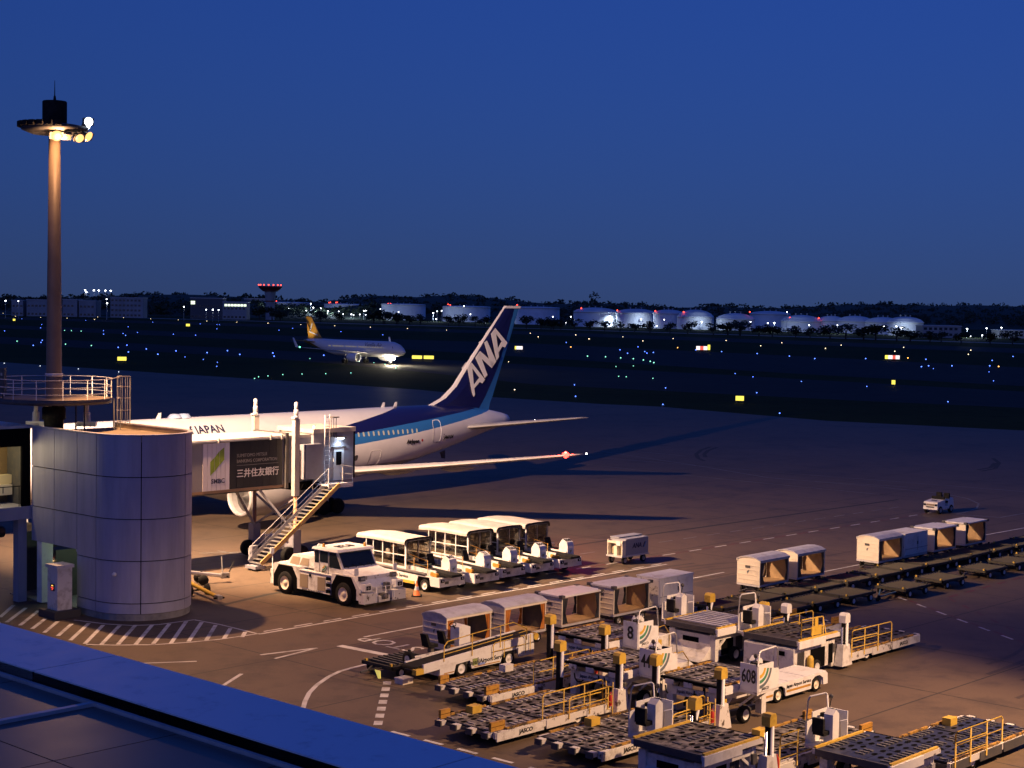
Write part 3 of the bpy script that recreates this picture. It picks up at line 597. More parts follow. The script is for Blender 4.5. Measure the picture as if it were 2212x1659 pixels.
def side_text(s, size, m, x, z, sx=1., bold=0, ax='CENTER', shear=0):
    y = side_y(x, z); dz = side_y(x, z+.3)-side_y(x, z-.3); dx = side_y(x+1, z)-side_y(x-1, z)
    return text(s, size, m, body, (x, -y-.035, z), (2, -dx, 0), (0, -dz, .6), 'lettering', shear, bold, ax, sx, .012)
side_text('Inspiration of JAPAN', .98, navy, 20.45, 6.62, .92, .012, 'RIGHT')
side_text('AirJapan', .46, ink, 39.35, 4.74, .95, .012); side_text('JA611A', .44, ink, 43.98, 4.85, .95, .012, shear=.25)
wing_st = [(0, 16.8, 12.2, 2.75, .13), (2.4, 18.6, 9.9, 2.95, .13), (7.9, 22.5, 6.7, 3.55, .115), (16, 28.3, 4.2, 4.5, .105), (22.6, 33.0, 2.35, 5.35, .10), (23.5, 33.9, 1.8, 5.47, .10), (23.75, 34.9, .9, 5.5, .08)]
for sg in (-1, 1):
    w = put('wing', foil_wing(wing_st, sg, wingm), big)
    for l, s, z in ((6, 28.8, 3.1), (11, 29.3, 3.75), (15.5, 31.2, 4.25)): put('flap_fairing', MB().lathe([(.02, -2), (.24, -1), (.28, 0), (.2, 1.2), (.03, 2)], (s, sg*l, z-.1), wingm, 10, 'x'), w)
    e = engine(big, 7.92, 17.0, 2.38, 1.42, 4.6, mat('nacelle_shade_grey', (.34, .33, .325), .4, col2=(.24, .23, .22), scale=.7, amt=.5), sg)  # nacelle greyed: shadow of wing and bridge put into its colour
    put('pylon', MB().prism([(18.2, 3.6), (22.6, 3.75), (25, 3.1), (22, 3.0), (19, 3.4)], 'y', sg*7.92-.2, sg*7.92+.2, acw), e)
    put('stabilizer', foil_wing([(0, 45.4, 6.4, 5.35, .11), (1.3, 46.3, 5.6, 5.48, .11), (9.05, 51.9, 1.9, 6.5, .10), (9.3, 52.5, 1.1, 6.54, .1)], sg, wingm), big)
    wheel_set(big, 'main_landing_gear', 28.0, sg*4.65, 3.2, .58, (-.45, .45), (-.71, .71))
put('wing_box', MB().lathe([(.1, -5.5), (1.6, -4), (2.3, -1.5), (2.35, 2), (1.6, 5), (.1, 7)], (23.5, 0, 3.3), wingm, 24, 'x'), body)
wheel_set(big, 'nose_landing_gear', 5.2, 0, 2.6, .46, (-.3, .3), (0,))
redl = glow('red_wing_light_glow', (1, .045, .03), 9); whl = glow('white_tip_light_glow', (1, .93, .82), 20)
tipl = put('wing_light', MB().lathe([(0, -.26), (.25, -.1), (.25, .1), (0, .26)], (34.0, -23.2, 5.5), redl, 12), big); lamp('wing_light_lamp', (33.9, -23.3, 5.75), 600, (1, .05, .03), big, .1)
put('tip_light', MB().lathe([(0, -.07), (.07, 0), (0, .07)], (35.7, -23.7, 5.52), whl, 8), big)
put('tail_light', MB().lathe([(0, -.06), (.06, 0), (0, .06)], (51.55, -4.9, 6.13), whl, 8), big)
FL = [(6.5, 42.2, 50.9), (7.3, 43.0, 51.1), (7.62, 43.9, 51.25), (8.0, 44.9, 51.45), (8.95, 46.25, 51.85), (10.5, 47.65, 52.5), (12.9, 49.9, 53.55), (15.55, 52.45, 54.65), (15.85, 52.75, 54.78)]
def te_frac(z, le, te):
    b = {6.5: 49.2, 7.3: 49.85, 7.62: 50.1, 8.0: 50.4, 8.95: 51.0, 10.5: 51.95, 12.9: 53.05, 15.55: 54.05, 15.85: 54.15}[z]; return (b-le)/(te-le)
fin = put('fin', fin_strips(FL, acw, dkb, ltb, te_frac), big)
put('fin_cap', MB().prism([(52.7, 15.72), (54.78, 15.72), (54.85, 15.93), (52.95, 15.93)], 'y', -.14, .14, acw), fin)
put('fin_light', MB().lathe([(0, -.06), (.06, 0), (0, .06)], (54.5, 0, 16.02), redl, 8), fin)
# big slanted letters on the fin: outlines given on the fin's side plane
def fin_xz(x, y):
    d = ray(x, y); th = .83854; dx = Vector((math.cos(th), math.sin(th), 0)); nn = Vector((dx.y, -dx.x, 0)); p0 = Vector((-36.099, 105.682, 0))
    t = nn.dot(p0-Vector((0, 0, CAM_H)))/nn.dot(d); q = Vector((0, 0, CAM_H))+d*t; return (q-p0).dot(dx), q.z
def letter(name, polys):
    mb = MB()
    for po in polys:
        pts = [fin_xz(*p) for p in SP(780, 660, 3.607, po)]
        for yo in (-.335, .335): mb.prism(pts, 'y', yo-.012, yo+.012, whitel)
    return put(name, mb, fin)
letter('fin_letter', [[(965, 612), (1000, 567), (1018, 752), (1027, 828), (1016, 846), (1004, 815)], [(1000, 567), (1108, 704), (1086, 736), (1066, 724), (1022, 775), (1018, 748), (1062, 690), (996, 601)]])
letter('fin_letter', [[(1030, 529), (1062, 480), (1128, 668), (1106, 692)], [(1062, 480), (1070, 474), (1180, 575), (1163, 612), (1060, 515)], [(1163, 612), (1102, 404), (1124, 389), (1199, 556)]])
letter('fin_letter', [[(1157, 334), (1192, 287), (1222, 520), (1202, 551)], [(1192, 287), (1290, 405), (1272, 445), (1248, 436), (1216, 490), (1211, 455), (1244, 396), (1190, 322)]])
put('satcom_radome', MB().lathe([(0, .34), (.35, .3), (.5, .1), (.55, 0)], (18.2, 0, 7.40), mat('pale_blue_radome', (.36, .44, .62), .4), 16).lathe([(0, .32), (.35, .28), (.5, .1), (.55, 0)], (17.4, 0, 7.42), MATS['pale_blue_radome'], 16), big)
for s in (15.7, 37.9, 39.3): put('blade_antenna', MB().hexa([(s, -.03, 7.35), (s+.42, -.03, 7.35), (s+.42, .03, 7.35), (s, .03, 7.35)], [(s+.28, -.02, 7.85), (s+.48, -.02, 7.85), (s+.48, .02, 7.85), (s+.28, .02, 7.85)], acw), big)
put('tail_skid', MB().hexa([(45.0, -.08, 3.35), (45.5, -.08, 3.5), (45.5, .08, 3.5), (45.0, .08, 3.35)], [(45.2, -.08, 2.85), (45.5, -.08, 2.8), (45.5, .08, 2.8), (45.2, .08, 2.85)], dgrey), big)
put('beacon', MB().lathe([(.09, 0), (.09, .06), (0, .12)], (39.0, 0, 7.2), whl, 8), big)

# ---------------------------------------------------------------- the taxiing airliner
gold_m = (.23, .15, .025)
sm = thing('airliner', 'smaller taxiing airliner with a golden yellow tail and a bright nose light', 'airliner', (-27.2165, 413.368, 0), -3.83666)
lg = livery('white_and_gold_livery', (.74, .74, .76), gold_m, gold_m, 1)
FV = [(0, 3.35, .05, .05), (.2, 3.38, .45, .42), (1, 3.55, 1.0, 1.0), (2.2, 3.75, 1.5, 1.55), (4, 3.88, 1.9, 1.98), (6, 3.9, 1.975, 2.07), (24, 3.9, 1.975, 2.07), (27, 4.1, 1.85, 1.9), (30, 4.55, 1.5, 1.5), (33, 4.95, 1.05, 1.1), (35.5, 5.2, .6, .68), (37.2, 5.3, .25, .3), (37.5, 5.3, .08, .1)]
b2 = put('fuselage', fus(FV, lg, 32), sm)
put('cockpit_window', MB().hexa([(1.55, .2, 4.15), (2.9, 1.55, 4.2), (2.7, 1.6, 4.2), (1.4, .3, 4.15)], [(2.2, .25, 4.72), (3.1, 1.42, 4.72), (3.0, 1.5, 4.72), (2.0, .3, 4.72)], glass), b2)
wv = MB().box(-.12, .12, -.02, .02, -.16, .16, win_glow).mesh('window')
for k in range(38):
    if k % 9 != 8: put('window', wv, b2, (6.0+k*.53, 1.98, 4.35))
text('Vanilla Air', 1.5, greyl, b2, (9.3, 1.97, 5.0), (-1, 0, 0), (0, -.35, 1), 'lettering')
wst = [(0, 10.2, 7.5, 2.75, .13), (1.9, 11.6, 6.1, 2.85, .13), (6, 14.0, 3.9, 3.25, .115), (16.6, 20.4, 1.6, 4.15, .1), (16.9, 20.8, 1.3, 4.2, .1)]
for sg in (-1, 1):
    w = put('wing', foil_wing(wst, sg, wingm), sm)
    put('winglet', loft(MB(), [[(le+c*a, sg*(l+b*.04), z) for a, b in FOIL] for l, le, c, z in ((16.9, 20.8, 1.3, 4.2), (17.1, 21.3, 1.1, 4.9), (17.4, 22.2, .55, 6.6))], acw), w)
    e = engine(sm, 5.75, 10.9, 1.75, 1.15, 3.6, acw, sg)
    put('pylon', MB().prism([(12, 2.7), (15, 2.9), (16, 2.6), (13, 2.4)], 'y', sg*5.75-.15, sg*5.75+.15, acw), e)
    put('stabilizer', foil_wing([(0, 30.6, 4.3, 5.0, .1), (.8, 31.2, 3.8, 5.08, .1), (6.2, 34.4, 1.5, 5.6, .09)], sg, mat('olive_gold_paint', gold_m, .4)), sm)
    wheel_set(sm, 'main_landing_gear', 17.7, sg*3.8, 2.8, .58, (-.45, .45), (0,))
ng = wheel_set(sm, 'nose_landing_gear', 5.07, 0, 2.4, .4, (-.25, .25), (0,))
ll = glow('landing_light_glow', (1, .87, .62), 900)
for dx, dy, z, r in ((-.2, .0, 2.05, .62), (-.2, -.7, 1.75, .5), (-.2, .7, 1.75, .5)): put('landing_light', MB().lathe([(0, -.06), (r, -.05), (r*.8, .15), (.05, .2)], (4.9+dx, dy, z), ll, 14, 'x'), ng)
lamp('landing_lamp', (4.3, 0, 1.9), 2200, (1, .87, .62), sm, .3); lamp('nose_beam_lamp', (4.2, 0, 1.9), 60000, (1, .87, .62), sm, .3, 60, (-20, 2, 0), .8)
gfin = mat('gold_fin_paint', (.58, .29, .03), .4, coat=.1); gdark = MATS['olive_gold_paint']
LV = [(5.4, 29.2, 35.6), (6.3, 30.4, 35.7), (8, 31.9, 35.9), (10, 33.2, 36.2), (11.5, 34.2, 36.45), (11.76, 34.5, 36.45)]
f2 = put('fin', fin_strips(LV, gfin, gfin, gfin, lambda z, a, b: .8), sm)
put('fin_root', fin_strips([(5.2, 28.3, 35.4), (6.6, 30.8, 35.75)], gdark, gdark, gdark, lambda z, a, b: .8), f2)
vm = mat('dark_brown_emblem', (.05, .03, .012), .5)
put('fin_emblem', MB().prism([(36.2, 10.9), (35.7, 10.9), (34.3, 8.3), (34.5, 8.0)], 'y', .30, .335, vm).prism([(34.3, 8.0), (34.6, 8.4), (33.9, 10.2), (33.6, 9.9)], 'y', .30, .335, acw).prism([(34.9, 8.0), (31.6, 7.0), (31.7, 6.8), (34.9, 7.6)], 'y', .30, .335, acw), f2)
grl = glow('green_wing_light_glow', (.12, 1, .45), 8)
put('wing_light', MB().lathe([(0, -.22), (.2, 0), (0, .22)], (20.6, 16.9, 4.25), grl, 10), sm)
lamp('logo_lamp', (34.2, 5.4, 6.0), 1300, (1, .8, .5), sm, .2, 70, (34.6, .2, 9.3), .7)
# ================================================================ TERMINAL ROOF IN THE FOREGROUND
ROT = R(47)
ZC = 11.8
uo = G(0, 1345, ZC).dot(E1); ui = G(0, 1424, ZC).dot(E1)
copm = mat('painted_roof_metal', (.90, .91, .94), .5, .4, col2=(.3, .3, .33), scale=3.1, amt=.45, lo=.56, hi=.75, detail=9)
roofd = mat('dark_roof_sheet', (.050, .042, .040), .3, col2=(.085, .07, .06), scale=.6, amt=.6)
term = thing('terminal_roof', 'blue-tinted flat metal parapet and dark roof across the lower left corner', 'terminal building', W2(uo, -20, 0), ROT)
wmb = MB().box(-.22, -.1, -26, 26, 0, ZC-.14, conc); put('wall', wmb, term)
jy = -(G(1000, 1640, ZC).dot(E2)+20)
seg = sorted([26, jy+12.2, jy+6.1, jy, jy-6.1, jy-12.2, -26]); d = ui-uo
for a, b in zip(seg, seg[1:]): put('coping', MB().hexa([(d, a+.012, ZC-.16), (0, a+.012, ZC-.16), (0, b-.012, ZC-.16), (d, b-.012, ZC-.16)], [(d, a+.012, ZC-.012), (0, a+.012, ZC), (0, b-.012, ZC), (d, b-.012, ZC-.012)], copm), term)
put('coping_joint', MB().box(d+.01, -.01, -26, 26, ZC-.2, ZC-.04, void), term)
put('gutter_wall', MB().box(d+.0, d+.06, -26, 26, ZC-.3, ZC-.03, void), term)
zr = ZC-.15; ue = G(0, 1455, zr).dot(E1)-uo
put('roof_edge', MB().box(ue-.05, ue, -26, 26, zr-.02, zr+.03, alu), term)
py = [-(G(x, y, zr).dot(E2)+20) for x, y in ((205, 1522),)][0]
ys = sorted([26, -26]+[py+k*1.62 for k in range(-12, 14) if -26 < py+k*1.62 < 26])
for i, (a, b) in enumerate(zip(ys, ys[1:])):
    for k in range(5): put('roof_panel', MB().box(ue-.07-(k+1)*1.45+.012, ue-.07-k*1.45, a+.008, b-.008, zr-.08, zr-.004-.002*((i*3+k) % 3), roofd), term)
put('roof_bed', MB().box(ue-9, ue-.03, -26, 26, zr-.2, zr-.05, alu), term)
put('roof_seam', MB().box(ue-8, ue-.05, py-.05, py+.03, zr-.02, zr+.035, alu), term)

# ================================================================ ROUND-ENDED PANELLED BUILDING
facm = mat('facade_panel', (.42, .405, .48), .5, .05, col2=(.27, .26, .31), scale=1.6, amt=.6, lo=.42, hi=.72, stretch=(1, 1, .14))
tw = thing('panelled_building', 'tall pale panel-clad building with a rounded end under the floodlight mast', 'building', W2(48.1, -70.8, 0), ROT)
def tp(t):                                                       # t <0 runs along the straight front, then degrees round the end, then the back
    if t <= 0: return Vector((-2.6, -t, 0)), Vector((-1, 0, 0))
    if t <= 180: a = R(t); return Vector((-2.6*math.cos(a), -2.6*math.sin(a), 0)), Vector((-math.cos(a), -math.sin(a), 0))
    return Vector((2.6, t-180, 0)), Vector((1, 0, 0))
def panel(t0, t1, z0, z1, nm='panel'):
    n = max(1, int((t1-t0)/5)) if t0 >= 0 and t1 <= 180 else 1; mb = MB(); vs = []
    for i in range(n+1):
        t = t0+(t1-t0)*i/n; p, nn = tp(t)
        if i in (0, n):
            tg = Vector((-nn.y, nn.x, 0)); sgn = 1 if (tp(t0+(t1-t0)*.5)[0]-p).dot(tg) > 0 else -1; p = p+tg*sgn*.024
        for off in (-.09, 0):
            for z in (z0+.024, z1-.024): vs.append((p+nn*off)+Vector((0, 0, z)))
    fs = []
    for i in range(n):
        o = 4*i; fs += [(o+2, o+6, o+7, o+3), (o+3, o+7, o+5, o+1), (o, o+4, o+6, o+2), (o+1, o+5, o+4, o)]
    e = 4*n; fs += [(0, 2, 3, 1), (e, e+1, e+3, e+2)]
    mb.add(vs, fs, facm, False); return put(nm, mb, tw)
COLS = [(-6.1, -3.9), (-3.9, -1.75), (-1.75, 0), (0, 57), (57, 115), (115, 180), (180, 182), (182, 184), (184, 186)]
ZS = [.33, .87, 3.0, 5.1, 7.2, 9.27]
for a, b in COLS:
    for z0, z1 in zip(ZS, ZS[1:]):
        if b <= -1.7:
            if z1 <= 3.0: continue
            if z0 == 3.0: z0 = 3.26
        panel(a, b, z0, z1)
outl = [(-2.51, 6.1)]+[((tp(t)[0]-tp(t)[1]*.09).x, (tp(t)[0]-tp(t)[1]*.09).y) for t in range(0, 181, 10)]+[(2.51, 6.1)]
cap = [(-2.51, 1.78)]+outl[1:-1]+[(2.51, 1.78)]
put('core', MB().prism(outl, 'z', 3.3, 8.95, void).prism(cap, 'z', .3, 3.3, void), tw)
pl = [(-2.56, 1.8)]+[((tp(t)[0]).x*.985, (tp(t)[0]).y*.985) for t in range(0, 181, 10)]+[(2.56, 1.8)]
put('plinth', MB().prism(pl, 'z', 0, .33, conc), tw)
rfl = mat('roof_membrane', (.24, .185, .12), .75, col2=(.16, .125, .085), scale=1.3, amt=.6)
put('roof', MB().prism(outl, 'z', 8.95, 9.02, rfl), tw)
cp = MB(); pts = [tp(t) for t in [-6.1, -3, 0]+list(range(8, 180, 8))+[180, 183, 186]]
for (p, n1), (q, n2) in zip(pts, pts[1:]):
    cp.hexa([v+Vector((0, 0, 9.27)) for v in (p+n1*.03, q+n2*.03, q-n2*.2, p-n1*.2)], [v+Vector((0, 0, 9.33)) for v in (p+n1*.03, q+n2*.03, q-n2*.2, p-n1*.2)], alu)
    cp.hexa([v+Vector((0, 0, 9.02)) for v in (p-n1*.1, q-n2*.1, q-n2*.18, p-n1*.18)], [v+Vector((0, 0, 9.27)) for v in (p-n1*.1, q-n2*.1, q-n2*.18, p-n1*.18)], rfl)
put('coping', cp, tw)
put('wall_lamp', MB().lathe([(0, 0), (.1, .02), (.12, .12), (.05, .2), (0, .2)], (-2.66*math.cos(R(28)), -2.66*math.sin(R(28)), 2.25), clean, 10), tw)
inm = mat('plant_room_wall', (.42, .45, .36), .7, col2=(.3, .32, .26), scale=1, amt=.5)
put('room_wall', MB().box(2.4, 2.5, 1.78, 9, .0, 3.3, inm).box(-2.0, 2.2, 8.8, 8.9, 0, 3.3, dgrey), tw)
put('room_floor', MB().box(-2.3, 2.2, 1.8, 8.8, .0, .06, conc), tw)
put('column', MB().box(-2.56, -1.9, 5.15, 5.62, .06, 3.3, clean), tw)
put('pipe', MB().bar((.6, 4.2, 1.0), (.6, 4.2, 3.28), .16, greyp, 12).bar((.6, 4.2, 1.0), (.6, 4.9, .6), .16, greyp, 12), tw)
put('pipe', MB().bar((.7, 3.65, 1.1), (.7, 3.65, 3.28), .14, greyp, 12).lathe([(.2, 0), (.2, .5)], (.7, 3.65, 1.3), greyp, 10), tw)
put('brace', MB().beam((-1.6, 3.4, 3.25), (-1.6, 1.95, 1.0), .14, .14, clean), tw)
put('ceiling_lamp', MB().box(.2, .35, 2.6, 3.8, 3.1, 3.16, glow('fluorescent_tube_glow', (.80, 1, .72), 5)), tw); lamp('room_lamp', (.3, 3.2, 2.95), 75, (.78, 1, .66), tw, .2)
put('dark_cabinet', MB().box(-1.2, .2, 6.0, 7.2, .06, 2.6, dgrey), tw)
for k, cc in enumerate((g_sod, LG['g'], rg)): put('indicator_light', MB().lathe([(0, -.03), (.03, 0), (0, .03)], (-1.24, 6.3+.1*(k % 2), 2.0+.07*k), cc, 6), tw)
# wing of the pier on the left
pier = thing('pier_building', 'dark glazed pier at the left edge with cream cabinets behind a railing', 'building', W2(45.5, -77, 0), ROT)
put('roof', MB().box(-14, .15, .0, 9, 9.2, 9.34, alu).box(-6.5, -1.1, .3, 3, 9.34, 9.42, alu), pier)
put('upper_wall', MB().box(-14, 0, .02, .3, 8.25, 9.2, void).box(-.5, .0, .0, .16, 5.08, 8.25, void).box(-.1, 0, .16, 4, 5.08, 8.25, dgrey), pier)
put('slab', MB().box(-14, .16, -.06, 4, 4.4, 5.08, facm), pier)
put('back_wall', MB().box(-14, -.1, 2.2, 2.3, 5.08, 8.25, mat('brown_inner_wall', (.16, .11, .06), .6)), pier)
cbm = MB().box(-.55, .55, 0, .5, 0, .55, cream).box(-.02, .02, -.02, 0, .1, .45, dgrey).mesh('cabinet')
for k in range(9): put('cabinet', cbm, pier, (-.75-k*1.16, 1.5, 5.55))
put('counter_panel', MB().box(-12, -.12, 1.7, 2.15, 6.12, 6.6, mat('lit_cream_panel', (.66, .56, .36), .5)), pier)
hr = MB().bar((-14, .12, 6.15), (-.5, .12, 6.15), .025, black)
for k in range(10): hr.bar((-.6-k*1.3, .12, 5.08), (-.6-k*1.3, .12, 6.15), .022, black)
put('handrail', hr, pier)
lamp('corridor_lamp', (-2.2, .8, 7.9), 190, (1, .80, .42), pier, .3)
put('corridor_lamp_fitting', MB().box(-3.6, -2.4, .85, 1.15, 8.1, 8.2, glow('warm_corridor_glow', (1, .8, .45), 3)), pier)
put('column', MB().box(-.6, -.1, .2, .7, 0, 4.4, facm), pier); put('back_shutter', MB().box(-14, 0, 3.6, 3.7, 0, 4.4, dgrey), pier)
put('duct', MB().bar((-14, 1.6, 3.6), (-.7, 1.6, 3.6), .3, dgrey, 12), pier)
# control cabinet on its plinth
glow('red_panel_led', (1, .08, .05), 1.6); glow('amber_panel_led', (1, .55, .1), 1.8)
kb = G(129, 1331); kc = thing('control_cabinet', 'white upright control cabinet with a small lit red panel on a dark plinth', 'control cabinet', kb, ROT)
put('plinth', MB().box(-.75, .75, -.75, .75, 0, .38, mat('dark_plinth', (.05, .048, .05), .8)), kc)
put('body', MB().box(-.42, .42, -.46, .46, .38, 2.5, white), kc); put('cap', MB().box(-.5, .5, -.54, .54, 2.5, 2.66, white), kc)
put('display', MB().box(-.46, -.42, -.22, .12, 1.35, 1.7, dgrey), kc)
for y, z, m_ in ((-.1, 1.62, 'o'), (-.02, 1.62, 'o'), (-.12, 1.5, 'r'), (-.04, 1.5, 'r'), (.03, 1.52, 'r'), (-.05, 1.42, 'r')): put('indicator_light', MB().box(-.475, -.46, y-.03, y+.03, z-.022, z+.022, MATS['red_panel_led'] if m_ == 'r' else MATS['amber_panel_led']), kc)

# ================================================================ FLOODLIGHT MAST
mp = W2(47.3, -77.7, 0)
ms = thing('floodlight_mast', 'tall round floodlight mast with lit orange and white lamps on the left', 'light mast', mp)
mastm = mat('mast_paint', (.17, .125, .09), .5, .1, col2=(.125, .092, .066), scale=.8, amt=.6)
put('pole', MB().lathe([(.43, 10.2), (.43, 11.9), (.41, 11.95), (.36, 18), (.35, 18.05), (.30, 25.2)], (0, 0, 0), mastm, 28), ms)
put('pole_collar', MB().lathe([(.44, 11.85), (.47, 11.87), (.47, 12.0), (.44, 12.02)], (0, 0, 0), alu, 24, cap=False), ms)
put('drum_base', MB().lathe([(.5, 9.02), (.52, 9.5), (.62, 9.55), (.62, 10.15), (.5, 10.25), (.5, 10.6)], (0, 0, 0), black, 28), ms)  # black here carries the shading of the drum
pf = put('platform', MB().lathe([(.42, 10.60), (3.0, 10.60), (3.0, 10.68), (.44, 10.68)], (0, 0, 0), mat('platform_floor', (.24, .185, .125), .6, col2=(.15, .115, .08), scale=1.4, amt=.5), 48).lathe([(3.0, 10.45), (3.03, 10.45), (3.03, 10.72), (3.0, 10.72)], (0, 0, 0), dgrey, 48, cap=False), ms)
for k in range(8):
    a = k*math.pi/4; pf_b = put('platform_bracket', MB().beam((.5*math.cos(a), .5*math.sin(a), 10.3), (2.95*math.cos(a), 2.95*math.sin(a), 10.52), .08, .14, dgrey), ms)
for z in (11.0, 11.35, 11.75): put('handrail', MB().tube([(3.0*math.cos(R(t)), 3.0*math.sin(R(t)), z) for t in range(0, 361, 9)], .022, alu, 6), ms)
pst = MB().bar((0, 0, 10.6), (0, 0, 11.75), .026, alu, 6).mesh('rail_post')
for k in range(14): put('rail_post', pst, ms, (3.0*math.cos(k*2*math.pi/14+.2), 3.0*math.sin(k*2*math.pi/14+.2), 0))
put('switch_box', MB().box(-3.05, -2.25, -1.35, -.95, 11.0, 12.3, dgrey).box(-2.45, -2.35, -1.37, -1.34, 11.9, 12.05, steel).bar((-2.9, -1.1, 10.6), (-2.9, -1.1, 11), .04, dgrey).bar((-2.4, -1.1, 10.6), (-2.4, -1.1, 11), .04, dgrey), ms)
cg = MB()
for k in range(8):
    a = k*math.pi/4; cg.bar((3.75+.36*math.cos(a), .36*math.sin(a), 9.3), (3.75+.36*math.cos(a), .36*math.sin(a), 11.9), .014, dgrey, 4)
for z in (9.5, 10.1, 10.75, 11.35, 11.9): cg.tube([(3.75+.36*math.cos(R(t)), .36*math.sin(R(t)), z) for t in range(0, 361, 30)], .018, steel, 4)
cg.bar((3.0, 0, 11.75), (3.5, 0, 11.85), .02, alu).bar((3.2, .1, 9.0), (3.2, .1, 10.7), .05, dgrey).bar((3.55, .1, 9.0), (3.55, .1, 10.7), .03, dgrey)
put('caged_ladder', cg, ms)
put('support_leg', MB().bar((1.5, -1.2, 9.02), (1.5, -1.2, 10.6), .05, dgrey).bar((1.9, -1.0, 9.02), (1.9, -1.0, 10.6), .04, dgrey), ms)
for dx, dy in ((-1.55, 3.2), (1.2, 3.4)):
    mo = thing('roof_vent', 'slender pale stack behind the mast '+('left' if dx < 0 else 'right')+' of its black drum', 'roof vent', mp+Vector((dx, dy-1.2, 9.02)))
    put('stack', MB().lathe([(.32, 0), (.32, .12), (.2, .15), (.19, .75), (.12, .8), (.11, 1.3), (.07, 1.35), (.06, 1.7)], (0, 0, 0), clean, 14).box(-.5, .5, -.2, .2, 0, .25, clean), mo)
put('lamp_ring', MB().lathe([(.3, 25.0), (1.2, 24.75), (1.72, 24.95), (1.75, 25.15), (1.2, 25.25), (.3, 25.3)], (0, 0, 0), dgrey, 36), ms)
for k in range(14):
    a = math.pi*.55+k*math.pi*1.15/14; put('unlit_floodlight', MB().box(-.2, .2, -.16, .16, -.12, .14, black), ms, (1.72*math.cos(a), 1.72*math.sin(a), 25.2)).rotation_euler = (0, 0, a)
put('top_drum', MB().lathe([(.62, 25.2), (.64, 25.3), (.64, 26.45), (.6, 26.5), (.1, 26.56)], (0, 0, 0), black, 32), ms)
put('lightning_rod', MB().lathe([(.09, 26.5), (.06, 26.75), (.03, 26.8), (.012, 27.6)], (0, 0, 0), black, 8), ms)
def flood(x, y, z, aim, w, g_, nm='floodlight'):
    f = put(nm, MB().hexa([(-w/2, -.2, -.16), (w/2, -.2, -.16), (w/2, .2, -.16), (-w/2, .2, -.16)], [(-w*.4, -.14, .14), (w*.4, -.14, .14), (w*.4, .14, .14), (-w*.4, .14, .14)], dgrey).lathe([(0, -.24), (w*.26, -.225), (w*.40, -.16)], (0, 0, 0), g_, 16), ms, (x, y, z))
    d = Vector(aim)-Vector((x, y, z)); f.rotation_euler = (-d).to_track_quat('Z', 'Y').to_euler()
    put('arm', MB().bar((x*.75, y*.75, 25.0), (x, y, z+.1), .035, dgrey), ms); return f
hot = glow('sodium_mast_glow', (1, .52, .17), 1.9); hotw = glow('white_mast_glow', (.80, .90, 1), 9)
flood(.42, -1.15, 24.62, (6, -14, 17), .75, hot); flood(.95, -1.1, 24.6, (8, -12, 10), .45, hot)
flood(1.45, -.7, 24.55, (20, -20, 10), .6, hot); flood(1.75, -.2, 24.7, (30, -12, 8), .7, hot)
flood(1.75, .0, 25.45, (14, -16, 22.5), .58, hotw); flood(1.5, .5, 25.3, (40, 0, 12), .5, hotw)
def maim(az, dn): return (E2*math.cos(R(az))+E1*math.sin(R(az)))*math.cos(R(dn))*20-Vector((0, 0, 20*math.sin(R(dn))))
l1, l2 = Vector((1.5, -.4, 24.3)), Vector((1.0, 1.45, 24.4))
lamp('mast_lamp', l1, P_MAST, SODIUM, ms, .3, 122, l1+maim(42, 36), .35)
lamp('mast_lamp', l2, P_MASTB, (1, .64, .39), ms, .3, 130, l2+maim(108, 24), .45)
lamp('added_pole_spill', (.75, -1.5, 24.2), P_POLE, SODIUM, ms, .2)  # added light for spill on the pole, no fitting of its own

# ================================================================ BOARDING BRIDGE
br = thing('boarding_bridge', 'grey boarding bridge with green-logo and black bank panels on its side', 'boarding bridge', W2(63.4, -80, 0), ROT)
brm = mat('bridge_grey_paint', (.25, .25, .29), .5, col2=(.2, .2, .22), scale=1, amt=.6); brr = mat('bridge_roof_paint', (.40, .37, .34), .5, col2=(.28, .25, .23), scale=1, amt=.5)
put('tunnel', MB().box(-13, .4, -1.4, 1.4, 4.78, 7.68, brm), br)
put('tunnel_roof', MB().prism([(-1.52, 7.68), (-1.52, 7.82), (-1.2, 7.92), (1.2, 7.92), (1.52, 7.82), (1.52, 7.68)], 'x', -13, .42, brr), br)
put('gutter', MB().box(-13, .42, -1.58, -1.52, 7.66, 7.75, brm), br)
put('underframe', MB().box(-13, .4, -1.42, -1.2, 4.62, 4.78, mat('bridge_rust_edge', (.30, .2, .12), .6)).box(-13, .4, -1.15, 1.15, 4.5, 4.77, dgrey), br)
for x in (-4.65, -.75, .1): put('roof_clamp', MB().box(x-.05, x+.05, -1.62, -1.5, 7.62, 7.9, brr), br)
put('end_frame', MB().box(.4, .62, -1.62, 1.62, 4.55, 7.98, dgrey), br)
ptan = mat('panel_lilac_white', (.70, .69, .76), .5); pblk = mat('panel_black', (.006, .007, .016), .4)
for k in range(6):
    a = -5.69+k*.325; put('panel_sheet', MB().box(a, a+.30, -1.46, -1.40, 4.79, 7.6, ptan).box(a+.30, a+.325, -1.43, -1.40, 4.79, 7.6, greyp), br)
for k in range(8): a = -3.72+k*.4975; put('panel_sheet', MB().box(a, a+.485, -1.46, -1.40, 4.8, 7.64, pblk), br)
gl = mat('leaf_green_logo', (.22, .33, .03), .5); lx = [-5.17, -4.87, -4.5, -4.17]; lt = [6.51, 6.75, 7.12, 7.33]; lb = [5.70, 5.92, 6.3, 6.59]
